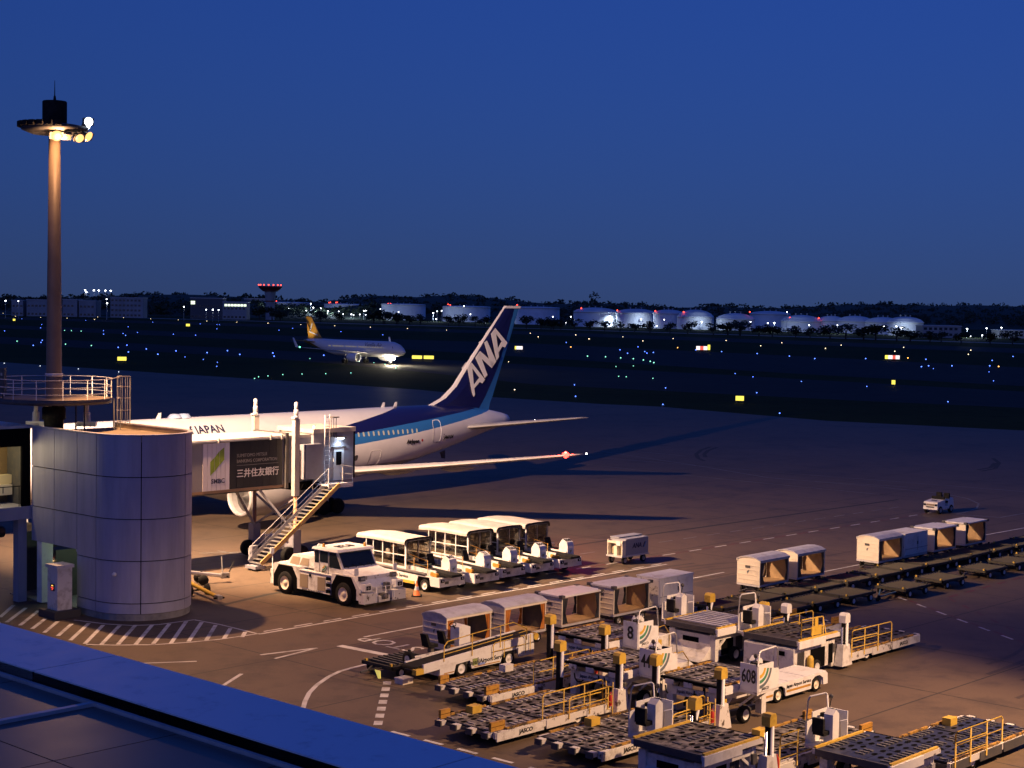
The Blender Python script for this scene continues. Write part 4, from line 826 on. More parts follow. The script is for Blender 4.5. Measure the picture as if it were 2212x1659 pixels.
put('emblem', MB().prism([(lx[0], lb[0]), (lx[1]-.02, lb[1]), (lx[1]-.02, lt[1]), (lx[0], lt[0])], 'y', -1.475, -1.461, gl).prism([(lx[1]+.01, lb[1]), (lx[2]-.02, lb[2]), (lx[2]-.02, lt[2]), (lx[1]+.01, lt[1])], 'y', -1.475, -1.461, gl).prism([(lx[2]+.01, lb[2]), (lx[3], lb[3]), (lx[3], lt[3]), (lx[2]+.01, lt[2])], 'y', -1.475, -1.461, gl), br)
X, Z = (1, 0, 0), (0, 0, 1)
text('SMBC', .40, navy, br, (-4.62, -1.466, 5.33), X, Z, bold=.004)
text('SUMITOMO MITSUI', .29, greyl, br, (-3.24, -1.466, 6.76), X, Z, ax='LEFT', sx=.92); text('BANKING CORPORATION', .29, greyl, br, (-3.24, -1.466, 6.42), X, Z, ax='LEFT', sx=.89)
put('rule', MB().box(-3.24, -.08, -1.475, -1.463, 6.17, 6.19, greyl), br)
text('三井住友銀行', .55, whitel, br, (-1.64, -1.466, 5.66), X, Z, bold=.008, sx=.98)
put('inner_tunnel', MB().box(.62, 2.6, -1.3, 1.3, 4.85, 7.6, brm).box(.62, 2.6, -1.36, 1.36, 7.6, 7.78, brr), br)
put('cab', MB().box(2.6, 5.9, -1.6, 1.8, 4.78, 7.85, brm), br)
put('cab_roof', MB().box(2.5, 6.0, -1.72, 1.9, 7.85, 8.12, brr), br)
put('bellows', MB().box(5.9, 6.14, -1.5, 1.7, 4.85, 7.8, black), br)
put('cooling_unit', MB().box(1.65, 3.0, -2.0, -1.4, 5.05, 7.2, brm), br)
dr = put('door', MB().box(4.22, 5.06, -1.66, -1.59, 4.8, 6.84, mat('door_pale_paint', (.55, .6, .62), .5)), br)
put('pane', MB().box(4.42, 4.86, -1.675, -1.655, 5.75, 6.6, void), dr); put('handle', MB().box(4.96, 5.0, -1.7, -1.66, 5.7, 5.85, steel), dr)
put('door_lintel', MB().box(4.1, 5.2, -1.72, -1.6, 6.86, 6.93, dgrey), br)
lh = put('lamp_hood', MB().box(4.3, 4.95, -2.05, -1.6, 7.5, 7.56, dgrey), br); put('bulb', MB().box(4.45, 4.8, -1.95, -1.75, 7.44, 7.49, glow('door_lamp_glow', (.72, .86, 1), 30)), lh)
lamp('door_lamp', (4.62, -1.95, 7.35), P_DOOR, (.66, .80, 1), br, .08, 150, (4.62, -1.75, 5), .8)
put('landing', MB().box(2.75, 4.75, -2.9, -1.62, 4.62, 4.7, alu).box(2.75, 4.75, -2.92, -2.88, 4.5, 4.76, alu), br)
lr = MB()
for a, b in (((2.75, -2.88, 5.75), (3.2, -2.88, 5.75)), ((4.75, -2.88, 4.7), (4.75, -2.88, 5.75)), ((4.75, -2.88, 5.75), (4.75, -1.65, 5.75)), ((4.75, -2.88, 5.25), (4.75, -1.65, 5.25)), ((2.75, -2.88, 4.7), (2.75, -2.88, 5.75)), ((3.9, -2.88, 5.75), (4.75, -2.88, 5.75)), ((3.9, -2.88, 4.7), (3.9, -2.88, 5.75)), ((3.9, -2.88, 5.25), (4.75, -2.88, 5.25))): lr.bar(a, b, .025, steel)
put('landing_rail', lr, br)
ld = MB()
for x in (3.3, 3.68): ld.bar((x, -1.85, 4.75), (x, -1.85, 9.0), .03, alu)
for k in range(14): ld.bar((3.3, -1.85, 4.95+k*.3), (3.68, -1.85, 4.95+k*.3), .016, alu)
put('roof_ladder', ld, br)
hf = MB().box(3.95, 4.45, -1.9, -1.4, 8.78, 8.84, dgrey)
for x in (4.0, 4.2, 4.4): hf.bar((x, -1.65, 7.55), (x, -1.65, 8.8), .025, dgrey)
put('roof_hatch_frame', hf, br)
put('warning_light', MB().lathe([(.09, 0), (.09, .14), (0, .22)], (2.85, -1.3, 8.12), glow('red_warning_glow', (1, .18, .10), 14), 10), br); lamp('warning_lamp', (2.85, -1.35, 8.5), 9, (1, .15, .08), br, .08)
for sg in (-1, 1):
    y = sg*2.0; x = .85
    col = put('lift_column', MB().box(x-.19, x+.19, y-.16, y+.16, 4.1, 8.85, brr), br)
    put('lift_motor', MB().lathe([(.14, 8.85), (.17, 9.0), (.11, 9.08), (.15, 9.12), (.15, 9.42), (.09, 9.46), (.12, 9.5), (.12, 9.84), (.02, 9.9)], (x, y, 0), alu, 14).box(x-.26, x+.05, y-.2, y+.16, 8.86, 8.98, alu), col)
    put('lift_screw', MB().bar((x, y, .95), (x, y, 4.12), .12, mat('lift_screw_paint', (.4, .2, .1), .5), 12), col)
    put('foot', MB().box(x-.28, x+.28, y-.25, y+.25, .55, 2.0, brm), col)
    for wx in (-.5, .5): put('wheel', MB().lathe([(.25, -.2), (.47, -.2), (.5, -.1), (.5, .1), (.47, .2), (.25, .2)], (x+wx, y, .5), black, 20, 'y').lathe([(.02, -.12), (.25, -.15)], (x+wx, y, .5), greyp, 12, 'y', cap=False), col)
put('drive_frame', MB().box(.55, 1.15, -2, 2, .75, 1.1, brm).box(.2, 1.5, -.5, .5, .6, 1.5, brm), br)
put('brace', MB().beam((.7, -1.9, 2.0), (-1.4, -1.3, 4.6), .13, .13, brm).beam((.7, 1.9, 2.0), (-1.4, 1.3, 4.6), .13, .13, brm), br)
put('brace', MB().beam((.85, -1.9, 2.0), (.85, 1.9, 3.9), .11, .11, brm).beam((.85, 1.9, 2.0), (.85, -1.9, 3.9), .11, .11, brm), br)
cb = MB()
for k in range(3): cb.tube([(1.2+k*.8+.7*t/6, -1.5, 4.75-.38*math.sin(math.pi*t/6)) for t in range(7)], .035, black, 5)
put('hanging_cable', cb, br); put('machinery_box', MB().box(1.3, 3.2, -1.5, 1, 4.35, 4.84, void), br)
# stair down to the apron
P0, P1 = Vector((-2.85, 0, .32)), Vector((3.25, 0, 4.66)); n = 23
st = MB().box(-.13, .13, -3.35, -2.25, -.02, .02, steel).mesh('step')
for k in range(n): put('step', st, br, P0.lerp(P1, (k+.5)/n))
str_o = mat('stair_lamplight_ochre', (.52, .33, .12), .5, col2=(.3, .19, .08), scale=2, amt=.5)  # near stringer only: the warm lamplight is put into this ochre
put('stair_stringer', MB().beam(P0+Vector((0, -3.38, .12)), P1+Vector((0, -3.38, .12)), .07, .26, str_o), br)
put('stair_stringer', MB().beam(P0+Vector((0, -2.22, .12)), P1+Vector((0, -2.22, .12)), .07, .26, brm), br)
hm2 = MB()
for y, dz in ((-2.22, .95), (-2.22, .55)): hm2.bar(P0+Vector((0, y, dz)), P1+Vector((0, y, dz)), .024, greyp)
for k in range(6): p = P0.lerp(P1, k/5); hm2.bar(p+Vector((0, -2.22, .1)), p+Vector((0, -2.22, .95)), .022, greyp)
put('stair_handrail', hm2, br)
put('stair_foot', MB().box(-3.2, -2.5, -3.3, -2.3, .12, .3, brm), br); put('control_box', MB().box(-2.6, -2.15, -2.2, -1.95, .6, 1.35, brm), br)
for y in (-3.2, -2.4): put('stair_wheel', MB().lathe([(.02, -.07), (.16, -.07), (.16, .07), (.02, .07)], (-2.9, y, .16), black, 12, 'y'), br)

# ---------------------------------------------------------------- tow bars behind the tower and a cone
def towbar(a, b, m, lab, dz=.55):
    a, b = G(*a), G(*b); t = thing('tow_bar', lab, 'tow bar', a, math.atan2((b-a).y, (b-a).x)); L = (b-a).length
    put('tube', MB().bar((0, 0, dz), (L, 0, dz*.55), .12, m, 12, .11), t); put('head', MB().box(L-.02, L+.45, -.14, .14, dz*.35, dz*.75, steel).bar((L+.3, -.3, dz*.5), (L+.3, .3, dz*.5), .05, black), t)
    put('axle', MB().bar((L*.45, -.5, .3), (L*.45, .5, .3), .05, dgrey).beam((L*.45, 0, .3), (L*.45, 0, dz), .1, .1, dgrey), t)
    for y in (-.5, .5): put('wheel', MB().lathe([(.03, -.09), (.28, -.09), (.3, 0), (.28, .09), (.03, .09)], (L*.45, y, .3), black, 16, 'y'), t)
    return t
towbar((398, 1274), (468, 1301), yel, 'yellow tow bar lying beside the rounded building')
t = towbar((398, 1264), (478, 1259), clean, 'white tow bar on wheels just behind the yellow one', .75)
put('hand_lever', MB().bar((2.2, 0, .6), (2.2, .2, 1.5), .03, dgrey).bar((2.6, 0, .6), (2.9, .1, 1.2), .04, black), t)
cpos = G(900, 1288); t = thing('traffic_cone', 'orange traffic cone with a pale band beside the belt loader', 'traffic cone', cpos)
cm = mat('cone_orange', (.50, .13, .03), .6)
put('cone', MB().lathe([(.2, .05), (.13, .36)], (0, 0, 0), cm, 20).lathe([(.095, .55), (.045, .82), (.03, .84)], (0, 0, 0), cm, 20), t)
put('band', MB().lathe([(.13, .36), (.095, .55)], (0, 0, 0), whitel, 20, cap=False), t); put('base', MB().box(-.28, .28, -.28, .28, 0, .06, black), t)
# ================================================================ GROUND EQUIPMENT
def clearpane():
    m = bpy.data.materials.new('clear_pane'); m.use_nodes = True; n = m.node_tree; n.nodes.clear()
    o = n.nodes.new('ShaderNodeOutputMaterial'); t = n.nodes.new('ShaderNodeBsdfTransparent'); g = n.nodes.new('ShaderNodeBsdfGlossy'); mx = n.nodes.new('ShaderNodeMixShader')
    t.inputs[0].default_value = (.62, .60, .56, 1); g.inputs['Roughness'].default_value = .12; mx.inputs[0].default_value = .08
    n.links.new(t.outputs[0], mx.inputs[1]); n.links.new(g.outputs[0], mx.inputs[2]); n.links.new(mx.outputs[0], o.inputs[0]); return m
pane = clearpane()
WH = {}
def wheel(parent, x, y, r, w, rim=white, z=None):
    k = (r, w, rim.name)
    if k not in WH:
        WH[k] = (MB().lathe([(r*.6, -w/2), (r*.94, -w/2), (r, -w*.3), (r, w*.3), (r*.94, w/2), (r*.6, w/2)], (0, 0, 0), black, 20, 'y', cap=False).mesh('wheel'),
                 MB().lathe([(.0, -w*.42), (r*.2, -w*.42), (r*.24, -w*.3), (r*.5, -w*.34), (r*.6, -w*.5)], (0, 0, 0), rim, 16, 'y', cap=False).lathe([(r*.6, w*.5), (r*.3, w*.3), (0, w*.3)], (0, 0, 0), rim, 12, 'y', cap=False).mesh('rim'))
    o = put('wheel', WH[k][0], parent, (x, y, r if z is None else z)); put('rim', WH[k][1], o); return o
def arcs(parent, c, xd, s, m3=(gold, green, teal), name='emblem'):
    # three nested quarter rings, the handler's mark; c = pivot corner, xd = +1/-1 direction along local x
    mb = MB(); cx, cy, cz = c
    for k, m in enumerate(m3):
        r0, r1 = s*(.36+.25*k), s*(.52+.25*k); n = 7
        for i in range(n):
            a, b = R(-8-82*i/n), R(-8-82*(i+1)/n); f = lambda r, t: (cx+xd*r*math.cos(t), cy, cz+r*math.sin(t)+s*.9)
            mb.add([f(r0, a), f(r1, a), f(r1, b), f(r0, b)], [(0, 1, 2, 3)], m)
    return put(name, mb, parent)

# ---------------------------------------------------------------- heavy tow tractor (local x forward, near side -y)
tt = thing('tow_tractor', 'big white heavy tow tractor with dark cab windows and black arrow-shaped wheel arches', 'tow tractor', W2(58.4, -67.35), R(-43))
X, Z = (1, 0, 0), (0, 0, 1)
def arch(cx, w, top): return [(cx-w/2, .32), (cx-w/2, top*.62), (cx-w/2+.42, top), (cx+w/2-.42, top), (cx+w/2, top*.62), (cx+w/2, .32)]
body_poly = [(-3.75, .42), (-3.75, 1.4), (-3.55, 1.62), (-1.4, 1.62), (-1.3, 1.48), (1.3, 1.48), (1.45, 1.62), (3.0, 1.62), (3.55, 1.05), (3.6, .42)]
bd = put('body', MB().prism(body_poly, 'y', -1.46, 1.46, white), tt)
for cx in (-2.55, 2.3):
    put('wheel_arch', MB().prism(arch(cx, 2.0, 1.58), 'y', -1.475, -1.44, void).prism(arch(cx, 2.0, 1.58), 'y', 1.44, 1.475, void), tt)
    for y in (-1.36, 1.36): wheel(tt, cx+.05, y*1.02, .62, .36, cream)
put('underbody', MB().box(-3.6, 3.4, -1.2, 1.2, .25, .45, void), tt)
put('rear_hood', MB().hexa([(-2.9, -1.15, 1.6), (-.45, -1.15, 1.6), (-.45, 1.15, 1.6), (-2.9, 1.15, 1.6)], [(-2.45, -1.0, 2.16), (-.45, -1.0, 2.26), (-.45, 1.0, 2.26), (-2.45, 1.0, 2.16)], white), tt)
for a, b in ((-2.55, -1.78), (-1.72, -1.0)): put('hood_grille', MB().hexa([(a, -1.158, 1.68), (b, -1.158, 1.68), (b, -1.13, 1.68), (a, -1.13, 1.68)], [(a+.12, -1.05, 2.06), (b, -1.05, 2.06), (b, -1.03, 2.06), (a+.12, -1.03, 2.06)], mat('grille_tan', (.28, .22, .15), .6)), tt)
cab = put('cab', MB().prism([(-.42, 1.5), (-.42, 2.72), (1.45, 2.72), (2.02, 1.72), (2.05, 1.5)], 'y', -1.22, 1.22, white), tt)
put('cab_roof', MB().hexa([(-.52, -1.32, 2.72), (1.62, -1.32, 2.72), (1.62, 1.32, 2.72), (-.52, 1.32, 2.72)], [(-.46, -1.26, 2.84), (1.52, -1.26, 2.84), (1.52, 1.26, 2.84), (-.46, 1.26, 2.84)], clean), cab)
for a, b, zl in ((-.36, -.02, 2.0), (.10, .72, 2.06)): put('side_window', MB().box(a, b, -1.235, -1.21, zl, 2.66, glass), cab)
put('side_window', MB().prism([(.84, 1.85), (.84, 2.66), (1.36, 2.66), (1.80, 1.85)], 'y', -1.235, -1.21, glass), cab)
d_ = Vector((2.02-1.45, 0, 1.72-2.72)); nrm = Vector((1, 0, .57)).normalized()*.012
wp = [Vector((1.45, y, 2.72))+d_*t+nrm for y, t in ((-1.12, .06), (1.12, .06), (1.12, .80), (-1.12, .80))]
put('windscreen', MB().add(wp+[p-nrm*3 for p in wp], [(0, 1, 2, 3), (4, 5, 6, 7), (0, 1, 5, 4), (1, 2, 6, 5), (2, 3, 7, 6), (3, 0, 4, 7)], glass), cab)
for k in range(4):
    y = -.8+k*.55; a = Vector((1.45, y, 2.72))+d_*.83+nrm*2.5; put('wiper', MB().bar(a, a-d_*.16+Vector((0, -.26, 0)), .022, black, 5), cab)
put('door_seam', MB().box(.04, .07, -1.232, -1.218, 1.5, 2.7, GRM := mat('panel_gap', (.05, .04, .035), .8)).box(.76, .79, -1.232, -1.218, 1.5, 2.7, GRM), cab)
arcs(cab, (.28, -1.24, 1.56), 1, .42); text('JASCO', .15, ink, cab, (.45, -1.237, 1.56), X, Z)
put('front_hood', MB().hexa([(2.0, -1.3, 1.5), (3.5, -1.3, 1.1), (3.5, 1.3, 1.1), (2.0, 1.3, 1.5)], [(2.0, -1.22, 1.86), (3.2, -1.22, 1.62), (3.2, 1.22, 1.62), (2.0, 1.22, 1.86)], clean), tt)
put('nose', MB().hexa([(3.2, -1.25, .55), (3.62, -1.25, .55), (3.62, 1.25, .55), (3.2, 1.25, .55)], [(3.1, -1.2, 1.6), (3.25, -1.2, 1.6), (3.25, 1.2, 1.6), (3.1, 1.2, 1.6)], worn), tt)
for y0, y1 in ((-1.5, -.55), (-.45, .35), (.5, 1.5)): put('bumper', MB().box(3.55, 3.95, y0, y1, .28, .82 if abs(y0+y1) > .5 else .6, worn), tt)
for y in (-1.12, 1.12):
    h1 = put('headlight', MB().box(3.5, 3.86, y-.24, y+.24, .92, 1.3, clean).box(3.86, 3.875, y-.13, y+.17, .99, 1.2, void), tt); put('lens', MB().lathe([(0, 0), (.07, 0), (.06, .03)], (3.876, y, 1.09), steel, 10, 'x'), h1)
    put('number_lamp', MB().box(3.3, 3.46, y-.22, y+.16, 1.42, 1.66, dgrey).box(3.46, 3.475, y-.16, y+.1, 1.48, 1.6, greyl), tt)
put('hitch', MB().box(3.7, 4.1, -.25, .1, .45, .72, dgrey).box(3.62, 3.9, .15, .4, .9, 1.25, dgrey).bar((3.7, -.1, .6), (4.15, -.1, .6), .1, steel, 10), tt)
gr = MB()
for y in (-.62, .02, .62): gr.bar((3.98, y, .35), (3.98, y, 1.12), .022, clean)
gr.bar((3.98, -.62, 1.1), (3.98, .62, 1.1), .02, clean).bar((3.6, -.62, 1.1), (3.98, -.62, 1.1), .02, clean).bar((3.6, .62, 1.1), (3.98, .62, 1.1), .02, clean)
put('front_rail', gr, tt); arcs(tt, (3.42, -.0, 1.12), 0, .3)
bpy.data.objects.remove(kids(tt)[-1]) if False else None
em = MB()
for k, m in enumerate((gold, green, teal)):
    r0, r1 = .10+.07*k, .145+.07*k
    for i in range(6):
        a, b = R(-8-82*i/6), R(-8-82*(i+1)/6); f = lambda r, t: (3.46-(1.5+r*math.sin(t)-.55)*.36+.07, .05+r*math.cos(t), 1.5+r*math.sin(t)); em.add([f(r0, a), f(r1, a), f(r1, b), f(r0, b)], [(0, 1, 2, 3)], m)
put('nose_emblem', em, tt)
for y in (-1.38, 1.38): put('mirror', MB().bar((3.2, y, .9), (3.2, y, 1.95), .02, clean).box(3.17, 3.23, y-.13, y+.13, 1.7, 2.08, clean), tt)
put('mirror', MB().bar((-3.62, -1.52, .5), (-3.62, -1.52, 2.2), .02, clean).box(-3.72, -3.6, -1.64, -1.42, 2.1, 2.42, clean), tt)
for x, y in ((.1, -1.0), (1.3, .9)): put('beacon', MB().lathe([(.08, 2.84), (.08, 2.9), (.06, 3.02), (0, 3.06)], (x, y, 0), mat('amber_beacon', (.55, .28, .03), .3), 10), cab)
text('828', .95, ink, cab, (.55, .05, 2.845), (.0, -1, 0), (1, 0, 0), bold=.018, sx=.85)
for a, b in ((-1.3, -.62), (.18, .82)): put('side_grille', MB().box(a, b, -1.48, -1.45, .55, 1.28, MATS['grille_tan']), tt)
for k in range(3): put('step', MB().box(.9, 1.26, -1.5, -1.42, .5+k*.34, .68+k*.34, void).box(.9, 1.26, -1.53, -1.45, .45+k*.34, .5+k*.34, worn), tt)
put('side_ledge', MB().box(-1.35, 1.28, -1.5, -1.4, 1.46, 1.5, clean), tt); put('filler', MB().box(-.52, -.38, -1.49, -1.45, 1.2, 1.36, void), tt)
text('Japan Airport Service', .16, ink, tt, (-.25, -1.468, .46), X, Z, sx=1.25)
rr_ = MB(); rr_.tube([(-3.1, 1.3, 1.6), (-3.1, 1.3, 2.35), (-3.0, 1.3, 2.42), (-2.5, 1.3, 2.42)], .03, clean); put('rear_rail', rr_, tt)
put('rear_bumper', MB().box(-3.95, -3.7, -1.4, 1.4, .4, 1.2, worn), tt)

# ---------------------------------------------------------------- belt loaders parked side by side (front to the right)
canm = mat('canopy_roof_paint', (.46, .43, .40), .6, col2=(.34, .31, .28), scale=1.5, amt=.6)
def front_loader(num, canopy, stripe=False):
    lab = {'845': 'white canopied belt loader nearest the tow tractor with a yellow lower stripe', '22': 'white belt loader without a canopy between the first two canopied ones',
           '838': 'second canopied white belt loader in the parked row', '844': 'third canopied white belt loader in the parked row', '808': 'canopied white belt loader at the far end of the parked row'}[num]
    t = thing('belt_loader', lab, 'belt loader', (0, 0, 0), R(-43), 'belt loaders parked in a row')
    prof = [(-3.7, .38), (-3.7, .98), (3.72, .92), (3.75, .4), (3.02, .4), (2.92, .86), (2.02, .86), (1.86, .38)]
    put('chassis', MB().prism(prof, 'y', -1.0, -.93, clean).prism(prof, 'y', .93, 1.0, clean).box(-3.7, -3.62, -.93, .93, .38, .95, clean).box(3.68, 3.75, -.93, .93, .4, .9, white).box(-3.6, 1.8, -.9, .9, .5, .85, dgrey).box(-3.65, 3.7, -.93, .93, .86, .9, greyp), t)
    if stripe: put('side_stripe', MB().box(-3.3, 1.75, -1.02, -1.0, .36, .52, yel), t)
    text('Japan|Airport Service', .26, ink, t, (.1, -1.003, .72), X, Z, sx=1.0, bold=.003)
    for x in (-2.4, 2.48):
        for y in (-.84, .84): wheel(t, x, y, .36, .22, clean)
    for y in (-.78, .78): put('headlight', MB().box(3.75, 3.775, y-.13, y+.13, .66, .82, void).lathe([(0, .01), (.05, .01), (.04, -.01)], (3.78, y, .75), clean, 8, 'x'), t)
    put('number_plate', MB().box(3.75, 3.765, -.6, -.3, .55, .7, dgrey), t)
    put('conveyor', MB().beam((-3.9, -.25, 1.28), (3.2, -.25, 1.02), .92, .22, cream).beam((-3.9, -.72, 1.33), (3.2, -.72, 1.06), .07, .34, clean).beam((-3.9, .22, 1.33), (3.2, .22, 1.06), .07, .34, clean), t)
    put('belt', MB().beam((-3.95, -.25, 1.41), (4.3, -.25, 1.10), .8, .03, black).beam((3.1, -.25, 1.06), (4.35, -.25, 1.04), .86, .1, black), t)
    [put('bumper_roll', MB().beam((2.85, yy, 1.05), (3.35, yy, 1.0), .2, .2, ora), t) for yy in (-.75, .24)]
    put('conveyor_tube', MB().bar((-3.6, -.95, 1.12), (2.6, -.95, .98), .1, MATS['pale_concrete'], 10), t)
    c = put('console', MB().prism([(2.5, .95), (2.5, 1.62), (2.75, 1.94), (3.1, 1.76), (3.18, 1.54), (3.18, .95)], 'y', .34, .92, clean), t)
    text(num, .36, ink, c, (2.925, .63, 1.858), (0, 1, 0), (-.35, 0, .16), bold=.006, sx=.95)
    put('panel_plate', MB().box(3.18, 3.19, .45, .82, 1.05, 1.38, mat('pale_blue_plate', (.42, .48, .58), .4)), c)
    arcs(c, (0, 0, -5), 0, .01) if False else None
    put('plate_mark', MB().add([(3.195, .53, 1.28), (3.195, .74, 1.3), (3.195, .72, 1.2), (3.195, .6, 1.1), (3.195, .55, 1.16)], [(0, 1, 2, 3, 4)], teal), c)
    put('seat', MB().box(1.5, 1.95, .4, .86, 1.15, 1.28, black).hexa([(1.4, .4, 1.2), (1.52, .4, 1.2), (1.52, .86, 1.2), (1.4, .86, 1.2)], [(1.2, .44, 1.85), (1.32, .44, 1.85), (1.32, .82, 1.85), (1.2, .82, 1.85)], black).box(1.6, 1.8, .55, .7, .9, 1.16, dgrey), t)
    put('steering_wheel', MB().tube([(2.3+.16*math.cos(R(k*45))*.5, .63+.18*math.sin(R(k*45)), 1.55+.1*math.cos(R(k*45))) for k in range(9)], .018, black, 5).bar((2.3, .63, 1.55), (2.55, .63, 1.3), .02, black), t)
    put('seat_rail', MB().tube([(.9, .9, .95), (.9, .9, 1.5), (1.6, .9, 1.5), (1.6, .9, .95)], .025, clean), t)
    hr = MB()
    for z in (1.65, 2.0): hr.bar((1.0 if canopy else -2.5, -.82, z-.1 if z < 1.8 else z-.02), (2.6, -.82, z-.28), .018, ora, 5)
    for x in ((1.5, 2.6) if canopy else (-2.4, -.8, .9, 2.6)): hr.bar((x, -.82, 1.05), (x, -.82, 1.9-.05*x), .018, ora, 5)
    put('handrail', hr, t)
    if canopy:
        CZ = .42; fr = MB(); xs = [-2.35, -1.75, -.95, -.05, .92]
        for y in (-.95, .95):
            for x in xs: fr.box(x-.03, x+.03, y-.03, y+.03, .95, 2.12+CZ, clean)
            for z in (1.22, 1.86, 2.1+CZ): fr.box(-2.35, .95, y-.02, y+.02, z-.025, z+.025, clean)
        put('canopy_frame', fr, t)
        pm = [MB().box(a+.03, b-.03, -.012, .012, 1.25, 2.08+.42, pane).box(a+.03, b-.03, -.012, .012, .95, 1.2, clean).mesh('pane') for a, b in zip(xs, xs[1:])]
        for y in (-.95, .95):
            for m in pm: put('pane', m, t, (0, y, 0))
        pts = []
        rp = [(-1.06, 2.06), (-1.06, 2.19), (-1.0, 2.28), (-.9, 2.32), (0, 2.345), (.9, 2.32), (1.0, 2.28), (1.06, 2.19), (1.06, 2.06)]
        rm = MB(); rp = [(a_, b_+CZ) for a_, b_ in rp]
        for x0, x1, s0, s1, dz0, dz1 in ((-3.2, -1.95, .93, .97, -.02, .06), (-1.95, 1.0, 1, 1, .06, .0)):
            for (a, b), (c2, d2) in zip(rp, rp[1:]): rm.add([(x0, a*s0, b+dz0), (x0, c2*s0, d2+dz0), (x1, c2*s1, d2+dz1), (x1, a*s1, b+dz1)], [(0, 1, 2, 3)], clean, True)
            rm.add([(x0, a*s0, b+dz0) for a, b in rp], [tuple(range(9))], clean)
        rm.ms = [canm]; put('canopy_roof', rm, t)
        put('end_trim', MB().tube([(1.02, a*1.01, b+.01) for a, b in rp], .05, black, 6).tube([(1.0, -.98, .95), (1.0, -.98, 2.1+CZ), (1.0, -.8, 2.25+CZ), (1.0, .8, 2.25+CZ), (1.0, .98, 2.1+CZ), (1.0, .98, .95)], .025, steel, 5), t)
        put('end_screen', MB().box(.96, .985, -.9, .9, 1.3, 2.25+CZ, pane).box(.95, 1.0, -.02, .02, 1.0, 2.25+CZ, steel).box(.95, 1.0, -.9, .9, 1.58, 1.62, steel), t)
        put('step_pad', MB().box(.9, 1.9, -.7, .2, 1.3, 1.38, mat('dark_green_pad', (.03, .045, .04), .8)), t)
    else: put('guard_end', MB().box(-3.4, -2.9, -.8, -.6, 1.3, 1.75, ora), t)
    return t
for num, uc, cn, sp_ in (('845', 63.93, 1, 1), ('22', 66.4, 0, 1), ('838', 68.93, 1, 0), ('844', 71.46, 1, 0), ('808', 73.96, 1, 0)):
    t = front_loader(num, cn, sp_); t.location = W2(uc, -67.65+(.3 if num == '22' else 0))

